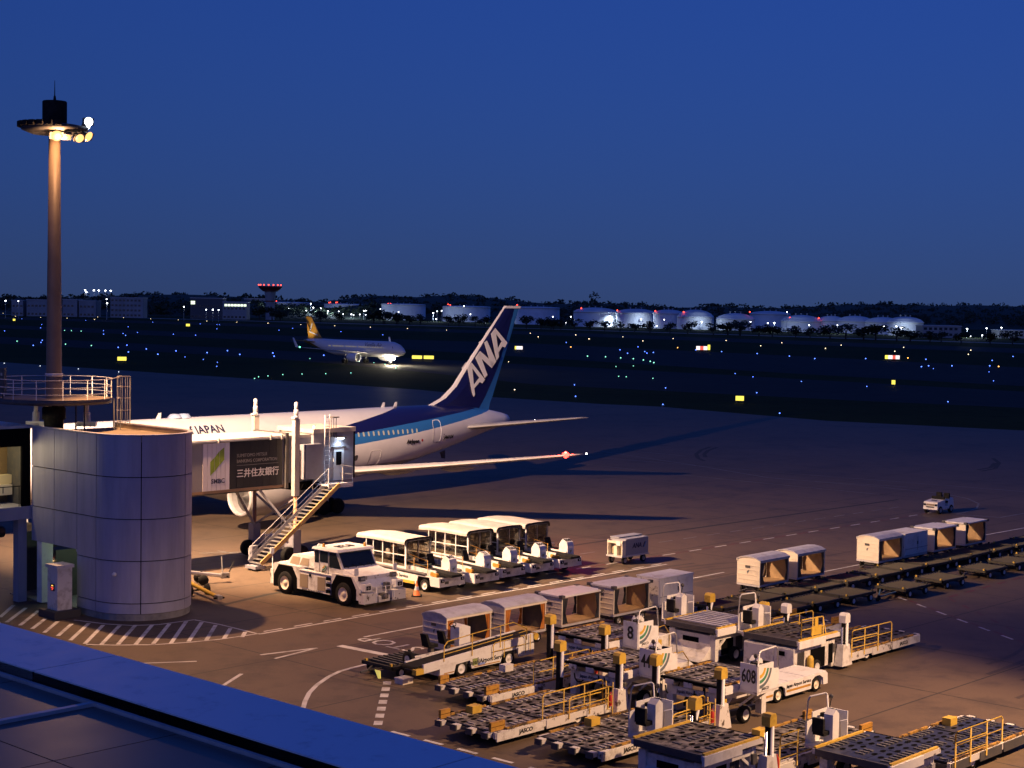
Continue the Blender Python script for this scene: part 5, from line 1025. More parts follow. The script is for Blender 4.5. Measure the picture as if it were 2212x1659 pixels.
# ---------------------------------------------------------------- baggage dollies (local x along the row, open side -y)
def dolly(kind, lab, u, wd=1.55, L=2.9, v=-51.75):
    t = thing('baggage_dolly', lab, 'baggage dolly', W2(u, v-wd/2-.0), ROT, 'covered baggage dollies')
    h0, h1 = .58, 1.92; b = wd/2; al = alu if kind == 'arch_o' else cream
    put('floor', MB().box(0, L, -b, b, h0-.1, h0, alu).box(.04, L-.04, -b+.04, b-.04, h0, h0+.012, ply), t)
    und = MB().box(.2, L-.2, -.35, .35, .3, h0-.1, dgrey)
    for x in (.5, L-.5): und.bar((x, -b+.1, .24), (x, b-.1, .24), .05, dgrey)
    und.beam((-.05, 0, .3), (-.85, 0, .26), .1, .08, dgrey).beam((.3, .3, .3), (-.3, 0, .28), .06, .06, dgrey).beam((.3, -.3, .3), (-.3, 0, .28), .06, .06, dgrey)
    put('running_gear', und, t)
    for x in (.5, L-.5):
        for y in (-b+.12, b-.12): wheel(t, x, y, .24, .15, steel)
    if kind == 'closed':
        put('container', MB().box(.02, L-.02, -b, b, h0, h1+.05, clean).box(0, L, -b-.02, b+.02, h1+.05, h1+.1, clean), t)
        put('rust_patch', MB().add([(.25, -.5, h1+.106), (.8, -.45, h1+.106), (1.0, -.1, h1+.106), (.5, .1, h1+.106), (.2, -.1, h1+.106)], [(0, 1, 2, 3, 4)], MATS['worn_white_paint']), t)
        for a, bb in ((.06, L/2-.01), (L/2+.01, L-.06)): put('door', MB().box(a, bb, -b-.025, -b-.002, h0+.04, h1, clean), t)
        put('door_latch', MB().bar((L/2+.12, -b-.05, h0+.3), (L/2+.12, -b-.05, h1-.15), .018, steel).box(L/2+.06, L/2+.18, -b-.06, -b-.02, 1.25, 1.45, dgrey), t)
        for z in (h0+.02, h0+.42): put('side_rail', MB().box(.02, L-.02, -b-.035, -b-.02, z, z+.04, greyp), t)
        put('end_panel', MB().box(-.02, .018, -b+.06, b-.06, h0+.05, h1-.02, worn), t); return t
    for x in (0, L-.06):
        for y in (-b, b-.06): put('post', MB().box(x, x+.06, y, y+.06, h0, h1, cream), t)
    n = 5; dz = (h1-h0)/n
    for x in (.0, L-.03):
        for k in range(n): put('end_panel', MB().box(x+.004, x+.026, -b+.06, b-.06, h0+k*dz+.014, h0+(k+1)*dz-.014, al), t)
        for k in range(1, n): put('batten', MB().box(x-.022 if x < 1 else x+.02, x+.006 if x < 1 else x+.05, -b+.03, b-.03, h0+k*dz-.014, h0+k*dz+.014, cream if kind == 'arch_o' else al), t)
        if x > 1: put('end_lining', MB().box(x-.02, x, -b+.07, b-.07, h0, h1, ply if kind != 'arch_o' else MATS['dark_grey_paint']), t)  # behind orange curtains the dark grey lining stands for the shaded inside
    put('label_plate', MB().box(-.03, -.001, -.1, .2, 1.5, 1.64, dgrey), t); arc_ = put('end_mark', MB().add([(-.008, .1, 1.3), (-.008, -.06, 1.42), (-.008, -.02, 1.28), (-.008, .06, 1.16)], [(0, 1, 2, 3)], teal), t)
    if kind[0] == 'a':
        ys = [-b-.04, -b*.6, 0, b*.6, b+.04]; zs = [h1+.06, h1+.2, h1+.25, h1+.2, h1+.06]
        r = MB()
        for i in range(4): r.hexa([(-.05, ys[i], zs[i]-.05), (L+.05, ys[i], zs[i]-.05), (L+.05, ys[i+1], zs[i+1]-.05), (-.05, ys[i+1], zs[i+1]-.05)], [(-.05, ys[i], zs[i]), (L+.05, ys[i], zs[i]), (L+.05, ys[i+1], zs[i+1]), (-.05, ys[i+1], zs[i+1])], alu)
        put('roof', r, t)
        for x in (.0, L-.04): put('gable', MB().prism([(ys[i], zs[i]-.05) for i in range(5)]+[(b, h1-.06), (-b, h1-.06)], 'x', x, x+.04, al), t)
        for y in (-b-.03, b-.03): put('roof_beam', MB().box(-.03, L+.03, y, y+.06, h1-.08, h1+.02, cream), t)
        cm_ = curt if kind == 'arch_o' else mat('brown_curtain', (.17, .12, .06), .85)
    else:
        put('roof', MB().box(-.1, L+.1, -b-.1, b+.1, h1+.02, h1+.1, clean), t)
        for x in (-.13, L-.09):
            for y in (-b-.13, b-.09): put('corner_cap', MB().box(x, x+.22, y, y+.22, h1-.02, h1+.13, dgrey), t)
        cm_ = dcurt
    for x, sg in ((.07, 1), (L-.07, -1)):
        for y in (-b+.03, b-.05):
            c = MB()
            for k in range(5):
                xa = x+sg*k*.07; w0 = .05; zb = h0+.05; pinch = .55 if k > 2 else .85
                c.add([(xa, y-(k % 2)*.05, h1-.06), (xa+sg*.08, y-((k+1) % 2)*.05, h1-.06), (x+sg*(k+1)*.07*pinch, y-((k+1) % 2)*.05, 1.15), (x+sg*k*.07*pinch, y-(k % 2)*.05, 1.15)], [(0, 1, 2, 3)], cm_)
                c.add([(x+sg*k*.07*pinch, y-(k % 2)*.05, 1.15), (x+sg*(k+1)*.07*pinch, y-((k+1) % 2)*.05, 1.15), (x+sg*(k+1)*.075, y-((k+1) % 2)*.05, zb), (x+sg*k*.075, y-(k % 2)*.05, zb)], [(0, 1, 2, 3)], cm_)
            put('curtain', c, t)
    return t
dolly('arch_o', 'grey arched baggage dolly with orange curtains behind the foreground belt loader seats', 51.45)
dolly('arch_o', 'second grey arched baggage dolly with orange curtains, beside the white flat-roofed one', 55.25)
dolly('flat', 'flat-roofed white dolly with black curtains next to the grey arched ones', 59.3); dolly('flat', 'flat-roofed white dolly with black curtains ahead of the rusty closed cart', 63.25)
dolly('closed', 'closed white box dolly with rusty roof behind the loaders', 67.0)
dolly('arch_b', 'cream arched dolly at the left of the isolated middle pair', 76.1); dolly('arch_b', 'cream arched dolly at the right of the isolated middle pair', 79.9)
dolly('arch_b', 'cream arched dolly leading the far right row', 88.95); dolly('closed', 'closed white box dolly in the far right row', 92.1)
dolly('flat', 'flat-roofed white dolly next to the closed cart in the far row', 95.9); dolly('flat', 'flat-roofed white dolly at the far right end of the row', 100.1)
for k, (x, y) in enumerate(((.9, .15), (1.25, -.02), (1.6, -.12), (.65, .3))): pass
# ---------------------------------------------------------------- flat pallet dollies
def pallet():
    t = thing('pallet_dolly', 'low dark pallet dolly parked among others on the right', 'pallet dolly', (0, 0, 0), ROT, 'dark pallet dollies parked in rows')
    L, b = 2.75, 1.0
    put('frame', MB().box(0, L, -b, -b+.1, .38, .52, pall).box(0, L, b-.1, b, .38, .52, pall).box(0, .1, -b, b, .38, .52, pall).box(L-.1, L, -b, b, .38, .52, pall).box(.1, L-.1, -b+.1, b-.1, .36, .44, deckd), t)
    rl = MB().bar((0, -b+.12, .49), (0, b-.12, .49), .035, mat('dull_roller', (.12, .115, .10), .45, .5), 6).mesh('roller')
    for k in range(9): put('roller', rl, t, (.25+k*.28, 0, 0))
    for x in (.03, L-.13):
        for y in (-b+.15, b-.25): put('pallet_stop', MB().box(x, x+.1, y, y+.1, .52, .62, MATS['yellow_paint'] if x < 1 else pall), t)
    put('drawbar', MB().beam((0, -.3, .38), (-.55, 0, .33), .06, .06, pall).beam((0, .3, .38), (-.55, 0, .33), .06, .06, pall).beam((-.5, 0, .33), (-.95, 0, .3), .07, .07, dgrey), t)
    put('axle', MB().bar((.5, -b+.05, .22), (.5, b-.05, .22), .05, dgrey).bar((L-.5, -b+.05, .22), (L-.5, b-.05, .22), .05, dgrey), t)
    for x in (.5, L-.5):
        for y in (-b+.06, b-.06): wheel(t, x, y, .22, .13, white)
    return t
pd = pallet(); ps = [(69.2, -50.2), (72.3, -50.15), (75.0, -50.2), (78.1, -50.2), (81.3, -50.2), (84.6, -50.2), (87.6, -50.25), (90.6, -50.2), (93.6, -50.2), (96.4, -50.25), (99.5, -50.2), (102.7, -50.2), (105.8, -50.3), (109, -50.2),
      (67.6, -47.7), (70.8, -47.7), (73.9, -47.7), (77.2, -47.65), (81.6, -46.7), (85.9, -46.7), (91.2, -46.7), (95.3, -46.8), (99.2, -46.9), (103, -46.8), (64.5, -48.6)]
for i, (u, v) in enumerate(ps):
    row = [q for q in ps if abs(q[1]-v) < 1.4 and q[1] > -48.9] if v > -48.9 else [q for q in ps if q[1] < -49.5]; k_ = 1+sum(q[0] < u for q in row)
    o = pd if i == 0 else dup(pd, (0, 0, 0), ROT); o['label'] = 'low dark pallet dolly, %s from the loaders in the row %s' % (nth(k_), 'nearer the camera' if v > -48.9 else 'along the covered dollies'); o.location = W2(u, v); o.rotation_euler = (0, 0, ROT+R(rnd.uniform(-2.5, 2.5)))
    if i == 18: o['label'] = 'dark pallet dolly with a blue-grey drawbar nearest the red and white line'; put('painted_drawbar', MB().beam((-.2, -.5, .35), (-1.7, -.3, .2), .07, .07, mat('blue_grey_drawbar', (.08, .16, .2), .5)).beam((-.2, .5, .35), (-1.7, -.3, .2), .07, .07, MATS['blue_grey_drawbar']).beam((-1.6, -.3, .2), (-1.9, -.32, .05), .12, .2, black), o)
o = dup(pd, W2(47.3, -51.8), ROT, 'dark roller dolly with a bright reflector in front of the foreground belt loader')
put('reflector', MB().hexa([(-.62, -.9, .12), (-.60, -.9, .12), (-.60, -.75, .1), (-.62, -.75, .1)], [(-.55, -.8, .42), (-.53, -.8, .42), (-.53, -.45, .42), (-.55, -.45, .42)], mat('retro_yellow_glow', (.85, .7, .1), .3, emis=.5, ecol=(1, .85, .2))), o)  # reflector emits a little in place of light thrown back
for k in range(8): put('slat', MB().box(.2+k*.31, .3+k*.31, -.85, .85, .55, .6, mat('olive_slat', (.13, .12, .07), .5, .2, col2=(.04, .035, .02), scale=3, amt=.7)), o)
# ---------------------------------------------------------------- closed cart with blue letters, small tug far right
t = thing('service_cart', 'small grey box cart with dark blue lettering crossing the lane by itself', 'cart', W2(78.7, -64.4), ROT)
gs = mat('cart_shade_grey_blue', (.26, .27, .32), .5)  # side's shade put into this grey-blue; the lit end is coloured cream
put('box', MB().box(.35, 2.6, -.62, .62, .55, 1.58, gs).box(.3, 2.65, -.1, .62, 1.58, 1.66, gs), t)
put('open_end', MB().box(.02, .35, -.6, -.54, .5, 1.5, cream).box(.02, .35, .54, .6, .5, 1.5, cream).box(.0, .35, -.6, .6, 1.3, 1.42, cream).box(.31, .345, -.55, .55, .6, 1.3, mat('cart_shelf_tan', (.40, .32, .2), .6)).box(.05, .3, -.15, .1, .5, 1.15, cream).box(-.05, .02, -.5, -.15, 1.2, 1.45, clean), t)
put('floor', MB().box(-.05, 2.65, -.64, .64, .45, .55, alu), t)
for x in (.35, 2.2):
    for y in (-.52, .52): wheel(t, x, y, .24, .14, steel)
text('ANA', .42, navy, t, (1.45, -.624, 1.1), X, Z, shear=.2, bold=.01); put('flash', MB().prism([(2.0, .95), (2.1, .95), (2.3, 1.28), (2.2, 1.28)], 'y', -.635, -.622, dkb).prism([(2.13, .95), (2.19, .95), (2.4, 1.28), (2.34, 1.28)], 'y', -.635, -.622, ltb), t)
t = thing('baggage_tug', 'small white open baggage tug with black seats on the far right apron', 'baggage tug', W2(117.3, -63.75), ROT)
put('body', MB().hexa([(0, -.62, .35), (1.3, -.62, .35), (1.3, .62, .35), (0, .62, .35)], [(.08, -.6, .95), (1.3, -.6, 1.08), (1.3, .6, 1.08), (.08, .6, .95)], clean).box(1.3, 1.75, -.6, .6, .35, .55, clean).hexa([(1.75, -.62, .35), (2.75, -.62, .35), (2.75, .62, .35), (1.75, .62, .35)], [(1.9, -.6, 1.1), (2.6, -.6, 1.15), (2.6, .6, 1.15), (1.9, .6, 1.1)], clean), t)
put('grille', MB().box(-.012, .02, -.34, .34, .66, .8, MATS['grille_tan']).box(-.012, .02, -.34, .34, .5, .6, dgrey), t)
for y in (-.48, .48): put('headlight', MB().box(-.012, .02, y-.09, y+.09, .66, .8, void), t); put('seat', MB().box(1.6, 2.0, y*.7-.22, y*.7+.22, .8, .95, black).box(1.95, 2.12, y*.7-.22, y*.7+.22, .9, 1.55, black), t)
put('dash', MB().box(1.22, 1.34, -.55, .55, 1.0, 1.3, black).bar((1.3, -.3, 1.2), (1.5, -.3, 1.45), .02, black), t); text('828', .34, navy, t, (.6, 0, 1.03), (0, -1, 0), (1, 0, .1), bold=.01)
for x in (.5, 2.25):
    for y in (-.56, .56): wheel(t, x, y, .31, .2, greyp)

# ---------------------------------------------------------------- container loaders (local x from low bed to bridge deck, console side -y)
roller_mesh = {}
def strip_rollers(mb, x0, x1, y0, y1, z, n, m): 
    for k in range(n):
        if rnd.random() < .22: continue
        x = x0+(x1-x0)*(k+.5)/n; w = (x1-x0)/n*.42
        mb.box(x-w/2, x+w/2, y0, y1, z, z+.035, m)
    return mb
def plates(parent, x0, x1, z, dm, rollers=(-1.12, 0, 1.12), lattice=False, nx=2, rm=None):
    rm = rm or rollm
    dx = (x1-x0)/nx
    for i in range(nx):
        for j, (a, b) in enumerate(((-1.36, -.46), (-.44, .44), (.46, 1.36))):
            put('deck_plate', MB().box(x0+i*dx+.015, x0+(i+1)*dx-.015, a, b, z-.05-.006*((i+j) % 2), z-.006*((i+j) % 2), dm), parent)
    st = MB()
    if lattice:
        n = int((x1-x0)/.36)
        for k in range(n): st.box(x0+.08+k*.36, x0+.25+k*.36, -1.34, 1.34, z+.005, z+.06, MATS['aluminium'])
    else:
        for y in rollers: strip_rollers(st, x0+.1, x1-.1, y-.17, y+.17, z, int((x1-x0)/.27), rm)
        for i in range(int((x1-x0)/.55)):                           # oval ball-mat pockets
            for y in (-.72, -.38, .38, .74):
                cx, cy = x0+.3+i*.55+.2*((y*y > .3) - .5), y
                st.add([(cx+.15*math.cos(R(t)), cy+.095*math.sin(R(t)), z+.008) for t in range(0, 360, 45)], [tuple(range(8))], void)
    o = put('roller_bed', st, parent); o['kind'] = 'stuff'; return o
def rail(pts, posts, zb, m=yel, r=.026, mid=.5):
    mb = MB(); mb.tube(pts, r, m, 6)
    for x, y, zt in posts: mb.bar((x, y, zb), (x, y, zt), r, m, 6)
    for (a, b) in zip(pts, pts[1:]):
        if abs(a[0]-b[0]) > .4: mb.bar((a[0], a[1], zb+(a[2]-zb)*mid), (b[0], b[1], zb+(b[2]-zb)*mid), r*.85, m, 6)
    return mb
rusty = mat('rusty_yellow_paint', (.40, .22, .035), .6, col2=(.035, .022, .014), scale=3.5, amt=.95, lo=.46, hi=.56)
def loader(lab, u, v, rev, num, dm=deckm, cap=yel, lattice=False, bedm=None, style=0, zp=1.72, stops=True, cons=1, cols=True, hood=(-1.3, .5), rm=None):
    t = thing('container_loader', lab, 'container loader', W2(u, v+(.12 if num == '608' else 0)), ROT+(math.pi if rev else 0), 'container loaders parked in the foreground'); ns = 1 if rev else -1   # ns: side seen by the camera
    zb = .6
    # low bed
    put('bed_frame', MB().box(-7.0, -.45, -1.5, -1.37, zb-.26, zb-.02, worn).box(-7.0, -.45, 1.37, 1.5, zb-.26, zb-.02, worn).box(-7.0, -.45, -1.36, 1.36, zb-.22, zb-.09, dgrey).box(-4.36, -4.3, -1.4, 1.4, zb-.1, zb+.004, void), t)
    plates(t, -6.95, -4.38, zb, dm, rm=rm); plates(t, -4.26, -.5, zb, bedm or dm, nx=3, rm=rm)
    for k in range(4): put('bed_fork', MB().box(-7.28, -6.98, -1.2+k*.8-.14, -1.2+k*.8+.14, zb-.2, zb-.03, worn).box(-7.3, -7.24, -1.2+k*.8-.16, -1.2+k*.8+.16, zb-.24, zb-.02, dgrey), t)
    for y in (-1.43, 1.43): put('side_guide', MB().box(-6.4, -4.5, y-.05, y+.05, zb, zb+.07, rusty).box(-4.2, -.8, y-.05, y+.05, zb, zb+.07, rusty if style != 2 else worn), t)
    [put('side_fascia', MB().box(a_, b_, ns*1.5-.03, ns*1.5+.03, zb-.36, zb-.03, m_), t) for a_, b_, m_ in ((-6.95, -4.4, white if style != 3 else dgrey), (-4.25, -2.6, worn if style != 3 else dgrey), (-1.9, -.5, worn if style != 3 else dgrey))]
    XD = (-ns, 0, 0) if ns > 0 else (1, 0, 0)
    if style != 3: text('JASCO', .22, ink, t, (-5.4, ns*1.535, zb-.19), XD, Z, bold=.004, sx=1.15)
    if stops:
        for y in (-1.3, 1.3): put('end_stop', MB().box(-7.1, -6.35 if y*ns > 0 else -6.6, y-.06, y+.06, zb+.0, zb+.33, ora).box(-7.1, -6.4, y-.065, y+.065, zb+.15, zb+.165, void), t)
    for x in (-2.3, 1.9):
        for y in (-1.28, 1.28): wheel(t, x, y, .34 if x > 0 else .3, .24, white)
    put('chassis_beam', MB().box(-6.3, 3.4, -.9, -.7, .22, .42, dgrey).box(-6.3, 3.4, .7, .9, .22, .42, dgrey).bar((-5.6, -1.1, .2), (-5.6, 1.1, .2), .19, black, 10), t)
    # bridge deck on its box frame
    put('deck_frame', MB().box(.25, 3.55, -1.5, -1.38, zp-.2, zp-.02, worn).box(.25, 3.55, 1.38, 1.5, zp-.2, zp-.02, worn).box(.25, .33, -1.38, 1.38, zp-.2, zp-.02, dgrey).box(3.5, 3.58, -1.38, 1.38, zp-.24, zp-.0, dgrey).box(.33, 3.5, -1.36, 1.36, zp-.18, zp-.08, dgrey), t)
    plates(t, .3, 3.5, zp, dm, lattice=lattice, rm=rm)
    for y in (-1.44, 1.44): put('deck_guide', MB().box(.4, 3.5, y-.05, y+.05, zp-.02, zp+.05, rusty if style == 0 else yel), t)
    put('fascia', MB().box(1.5 if style else .3, 3.6, ns*1.5-.04, ns*1.5+.06, zp-.34, zp-.03, clean), t)
    put('deck_lip', MB().box(.12, .28, -1.45, 1.45, zp-.12, zp-.03, void).box(.1, .16, -1.3, -.9, zp-.3, zp-.1, worn).box(.1, .16, -.1, .3, zp-.3, zp-.1, worn).box(.1, .16, .8, 1.2, zp-.3, zp-.1, worn), t)
    leg = MB().box(.35, .6, -1.3, -1.0, .15, zp-.34, white).box(.35, .6, 1.0, 1.3, .15, zp-.34, white).box(3.1, 3.4, -1.3, -1.0, .15, zp-.34, white).box(3.1, 3.4, 1.0, 1.3, .15, zp-.34, white).box(.35, .45, -1.0, 1.0, zp-.72, zp-.40, white).box(.4, 3.35, -1.28, -1.2, zp-.6, zp-.36, white).box(.4, 3.35, 1.2, 1.28, zp-.6, zp-.36, white)
    for y in (-1.24, 1.24): leg.beam((.6, y, zp-.95), (1.1, y, zp-.6), .08, .1, white).beam((3.1, y, zp-.95), (2.6, y, zp-.6), .08, .1, white)
    put('front_frame', leg, t)
    text('Japan Airport Service', .2, navy, t, (.335 if not rev else .335, 0, zp-.56), (0, -1, 0), Z, sx=.92)
    if style == 1:
        put('engine_house', MB().box(.9, 3.62, -1.32, 1.32, .28, zp-.36, white), t)
        put('end_plate', MB().box(3.62, 3.66, -1.3, .25, .3, zp-.4, white).box(3.62, 3.65, .3, 1.3, .3, zp-.4, white), t); put('end_hatch', MB().box(3.655, 3.67, .55, .85, 1.0, 1.2, void), t)
        text('RCL-08', .26, greyl, t, (3.668, -.7, .5), (0, 1, 0), Z)
        put('house_opening', MB().box(1.2, 2.35, ns*1.33-.015, ns*1.33+.015, .3, zp-.55, void).box(.55, .85, ns*1.33-.015, ns*1.33+.015, .35, zp-.5, void), t)
        put('gas_bottle', MB().lathe([(.14, .25), (.15, .3), (.15, .85), (.08, .97), (0, 1.0)], (2.62, ns*1.5, 0), yel, 12), t)
    if style == 2:
        put('engine_house', MB().box(.9, 3.3, -1.05, 1.05, .3, zp-.42, white).box(.5, .9, -.2, .95, .3, zp-.42, white), t)
        put('house_opening', MB().box(1.7, 2.6, ns*1.06-.02, ns*1.06+.02, .32, zp-.6, void).box(.89, .905, -.75, -.25, .35, zp-.55, void).box(3.29, 3.31, -.6, .3, .32, zp-.6, void), t)
        put('sloped_apron', MB().hexa([(3.3, -1.05, .25), (4.3, -1.05, .25), (4.3, 1.05, .25), (3.3, 1.05, .25)], [(3.3, -1.05, .9), (3.9, -1.05, .4), (3.9, 1.05, .4), (3.3, 1.05, .9)], white), t)
    if style in (1, 2):
        gb = MB(); gx, gy = (2.9, 1.35) if style == 1 else (1.0, 1.08)
        for k in range(6): gb.box(gx+k*.09, gx+.04+k*.09, ns*gy-.015, ns*gy+.015, .4, zp-.55, dgrey)
        put('guard_grille', gb, t)
    # lift columns
    for y in (-1.55, 1.55) if cols else ():
        c = put('lift_column', MB().box(-.16, .06, y-.1, y+.1, .2, 2.12, black), t)
        put('lift_rod', MB().bar((-.05, y-.12 if y*ns < 0 else y+ns*.12, 1.05), (-.05, y+ns*.12, 2.1), .07, clean, 10).bar((.14, y, .9), (.14, y, 1.9), .05, chrome, 8), c)
        put('column_cap', MB().prism([(-.24, 2.1), (-.24, 2.42), (-.17, 2.52), (.09, 2.52), (.16, 2.42), (.16, 2.1)], 'y', y-.17, y+.17, cap), c)
        if y*ns > 0: put('column_cover', MB().hexa([(-.42, y-.22, .18), (.42, y-.22, .18), (.42, y+.22, .18), (-.42, y+.22, .18)], [(-.26, y-.16, 1.12), (.26, y-.16, 1.12), (.26, y+.16, 1.12), (-.26, y+.16, 1.12)], white if style != 0 else worn), c)
    # engine housing ahead of the deck
    if hood:
        h0, h1 = -hood[1], -hood[0]; put('engine_hood', MB().prism([(3.75, .35), (3.75, 1.05), (4.1, 1.18), (6.0, 1.1), (6.45, .8), (6.5, .35)], 'y', h0, h1, worn if num == '608' else white), t)
    hg = MB()
    for k in range(5): hg.box(4.1, 4.35, (-hood[1] if hood else 0)-.015, (-hood[1] if hood else 0)+.01, .5+k*.09, .55+k*.09, void)
    if hood:
        put('louvre', hg, t)
        if num != '608':
            q = -hood[1]-.06; put('hood_guard', MB().box(4.5, 5.2, q-.03, q+.03, .55, 1.0, yel).box(4.75, 4.95, q-.03, q+.03, 1.0, 1.65, yel), t)
            put('hood_rail', MB().tube([(3.9, q, 1.05), (3.9, q, 1.5), (5.4, q, 1.62), (5.8, q, 1.2), (5.8, q, .6)], .022, yel), t)
    # operator console, hung outside the -y edge of the deck
    if cons:
        cx = 1.15; c = put('console', MB().box(cx, cx+1.45, -2.4, -1.55, zp-.32, zp-.22, worn), t); zz = zp-.22
        put('console_panel', MB().box(cx, cx+.05, -2.4, -1.6, zz, zz+1.05, clean), c)
        put('side_panel', MB().prism([(cx+.05, zz), (cx+1.42, zz), (cx+1.42, zz+.75), (cx+1.05, zz+.8), (cx+1.05, zz+1.05), (cx+.05, zz+1.05)], 'y', -2.42, -2.38, clean), c)
        put('desk', MB().prism([(cx+.55, zz), (cx+.55, zz+1.05), (cx+.75, zz+1.22), (cx+.95, zz+1.05), (cx+.95, zz)], 'y', -1.98, -1.62, clean), c)
        put('instrument_panel', MB().box(cx+.5, cx+.7, -2.3, -1.7, zz+.85, zz+.98, black).tube([(cx+.35+.16*math.cos(R(k*45)), -2.05+.16*math.sin(R(k*45)), zz+1.08) for k in range(9)], .018, black, 5), c)
        put('seat', MB().box(cx+.95, cx+1.3, -2.2, -1.75, zz+.35, zz+.5, black).box(cx+1.25, cx+1.36, -2.2, -1.75, zz+.45, zz+.95, black), c)
        put('guard_hoop', MB().tube([(cx+.03, -2.4, zz+1.0), (cx+.1, -2.4, zz+1.5), (cx+.2, -2.4, zz+1.58), (cx+1.2, -2.4, zz+1.62), (cx+1.32, -2.4, zz+1.5), (cx+1.42, -2.4, zz+.7)], .03, clean).tube([(cx+.03, -1.6, zz+.6), (cx+.06, -1.6, zz+.75), (cx+.5, -1.6, zz+.78), (cx+.52, -1.6, zz)], .025, clean), c)
        if num: text(num, .78 if len(num) == 1 else .72, ink, c, (cx-.004, -1.94 if num == '44' else -2.0, zz+.55), (0, -1, 0), Z, bold=.014, sx={1: .9, 2: .66}.get(len(num), .62))
        arcs(c, (cx+.12, -2.425, zz+.22), 1, .8); text('JASCO', .16, ink, c, (cx+.5, -2.424, zz+.1), X, Z)
        put('console_strut', MB().beam((cx+.3, -2.2, zp-.3), (cx+.3, -1.4, zp-.95), .08, .08, worn).beam((cx+1.1, -2.2, zp-.3), (cx+1.1, -1.4, zp-.95), .08, .08, worn), t)
        put('mirror', MB().bar((cx, -2.36, zz+1.0), (cx-.1, -2.36, zz+1.35), .02, black).lathe([(0, -.02), (.09, -.01), (.09, .03), (0, .05)], (cx-.1, -2.36, zz+1.42), dgrey, 10, 'x'), c)
    # hoses, boxes and odds and ends
    for k in range(3 if style != 3 else 0):
        x0 = rnd.uniform(-.3, .2); x1 = x0+rnd.uniform(.5, 1.2); y0 = rnd.uniform(-1.2, 1.2)
        put('hydraulic_hose', MB().tube([(x0+(x1-x0)*i/6, y0+.1*math.sin(i), 1.35-(zp-.6)*0-.55*math.sin(math.pi*i/6)+.25*i/6) for i in range(7)], .03, black, 5), t)
    bx = rnd.uniform(-6, -3.2); put('tool_box', MB().box(bx, bx+.5, -ns*1.1-.18, -ns*1.1+.18, zb, zb+.28, rnd.choice([greyp, yel, worn])), t)
    if style in (0, 2): put('fire_extinguisher', MB().lathe([(.08, 0), (.085, .05), (.085, .38), (.03, .46), (.03, .52)], (-.55, ns*1.56, zb-.1), red, 10), t)
    lx = -.75; lad = MB()
    for yy in (1.5, 1.85): lad.bar((lx, ns*yy*.99, .25), (lx, ns*yy*.99, 1.5), .022, yel, 5)
    for i in range(4): lad.bar((lx, ns*1.5*.99, .4+i*.3), (lx, ns*1.85*.99, .4+i*.3), .016, yel, 5)
    if style == 0: put('ladder', lad, t)
    put('junction_box', MB().box(.4, .62, ns*1.34-.05, ns*1.34+.05, zp-.9, zp-.55, rnd.choice([greyp, yel, dgrey])), t)
    # handrails along the visible side
    y = ns*1.44
    if style == 1: put('handrail', rail([(1.3, y, zp), (1.5, y, zp+.55), (1.6, y, zp+.85), (3.3, y, zp+.9), (3.3, y, zp)], [(1.55, y, zp+.8), (2.4, y, zp+.88)], zp), t); put('guard_plate', MB().box(1.7, 2.5, y-.02, y+.02, zp+.1, zp+.5, yel).box(2.0, 2.25, y-.02, y+.02, zp+.5, zp+.9, yel), t)
    put('handrail', rail([(-4.4, y, zb), (-4.4, y, zb+.85), (-4.3, y, zb+.95), (-1.0, y, zb+.98), (-.9, y, zb+.9), (-.9, y, zb)], [(-3.2, y, zb+.96), (-2.0, y, zb+.97)], zb), t)
    put('handrail', rail([(-3.0, y*1.08, zb-.2), (-3.0, y*1.08, zb+.5), (-2.9, y*1.08, zb+.62), (-.7, y*1.08, zb+.66)], [(-.7, y*1.08, zb+.66), (-1.8, y*1.08, zb+.64)], zb-.2), t)
    return t
loader('loader nearest the orange-curtained dollies, big figure 8 on its console', 53.5, -45.75, 0, '8', dm=deckm, style=0)
loader('loader with 44 on its console and yellow stops at its low bed end', 49.6, -41.75, 0, '44', style=0)
loader('speckled white loader with stained 608 console beside the low white tug', 50.4, -37.57, 0, '608', style=0, stops=False, hood=(-1.4, -.35))
loader('loader with a clean lattice deck and empty operator cage, behind the others', 63.1, -44.2, 1, '', dm=deckd, lattice=True, style=2, cap=yel, hood=None)
loader('brightest white loader with closed white engine house and white column caps', 63.5, -40.15, 1, '', dm=deckd, bedm=deckd, style=1, cap=clean, stops=False, hood=None, rm=dullr)
loader('loader in the lower foreground with a white seat console at its far side', 45.8, -32.2, 1, '', style=2, zp=1.75, hood=None, rm=dullr)
loader('lowest foreground loader with dark blue deck, cut by the bottom edge', 50.6, -28.2, 1, '', dm=mat('blue_black_deck', (.035, .04, .07), .4, .2, col2=(.015, .015, .02), scale=2, amt=.8), bedm=MATS['blue_black_deck'], style=3, zp=1.3, cols=False, stops=False, hood=None, rm=dullr)
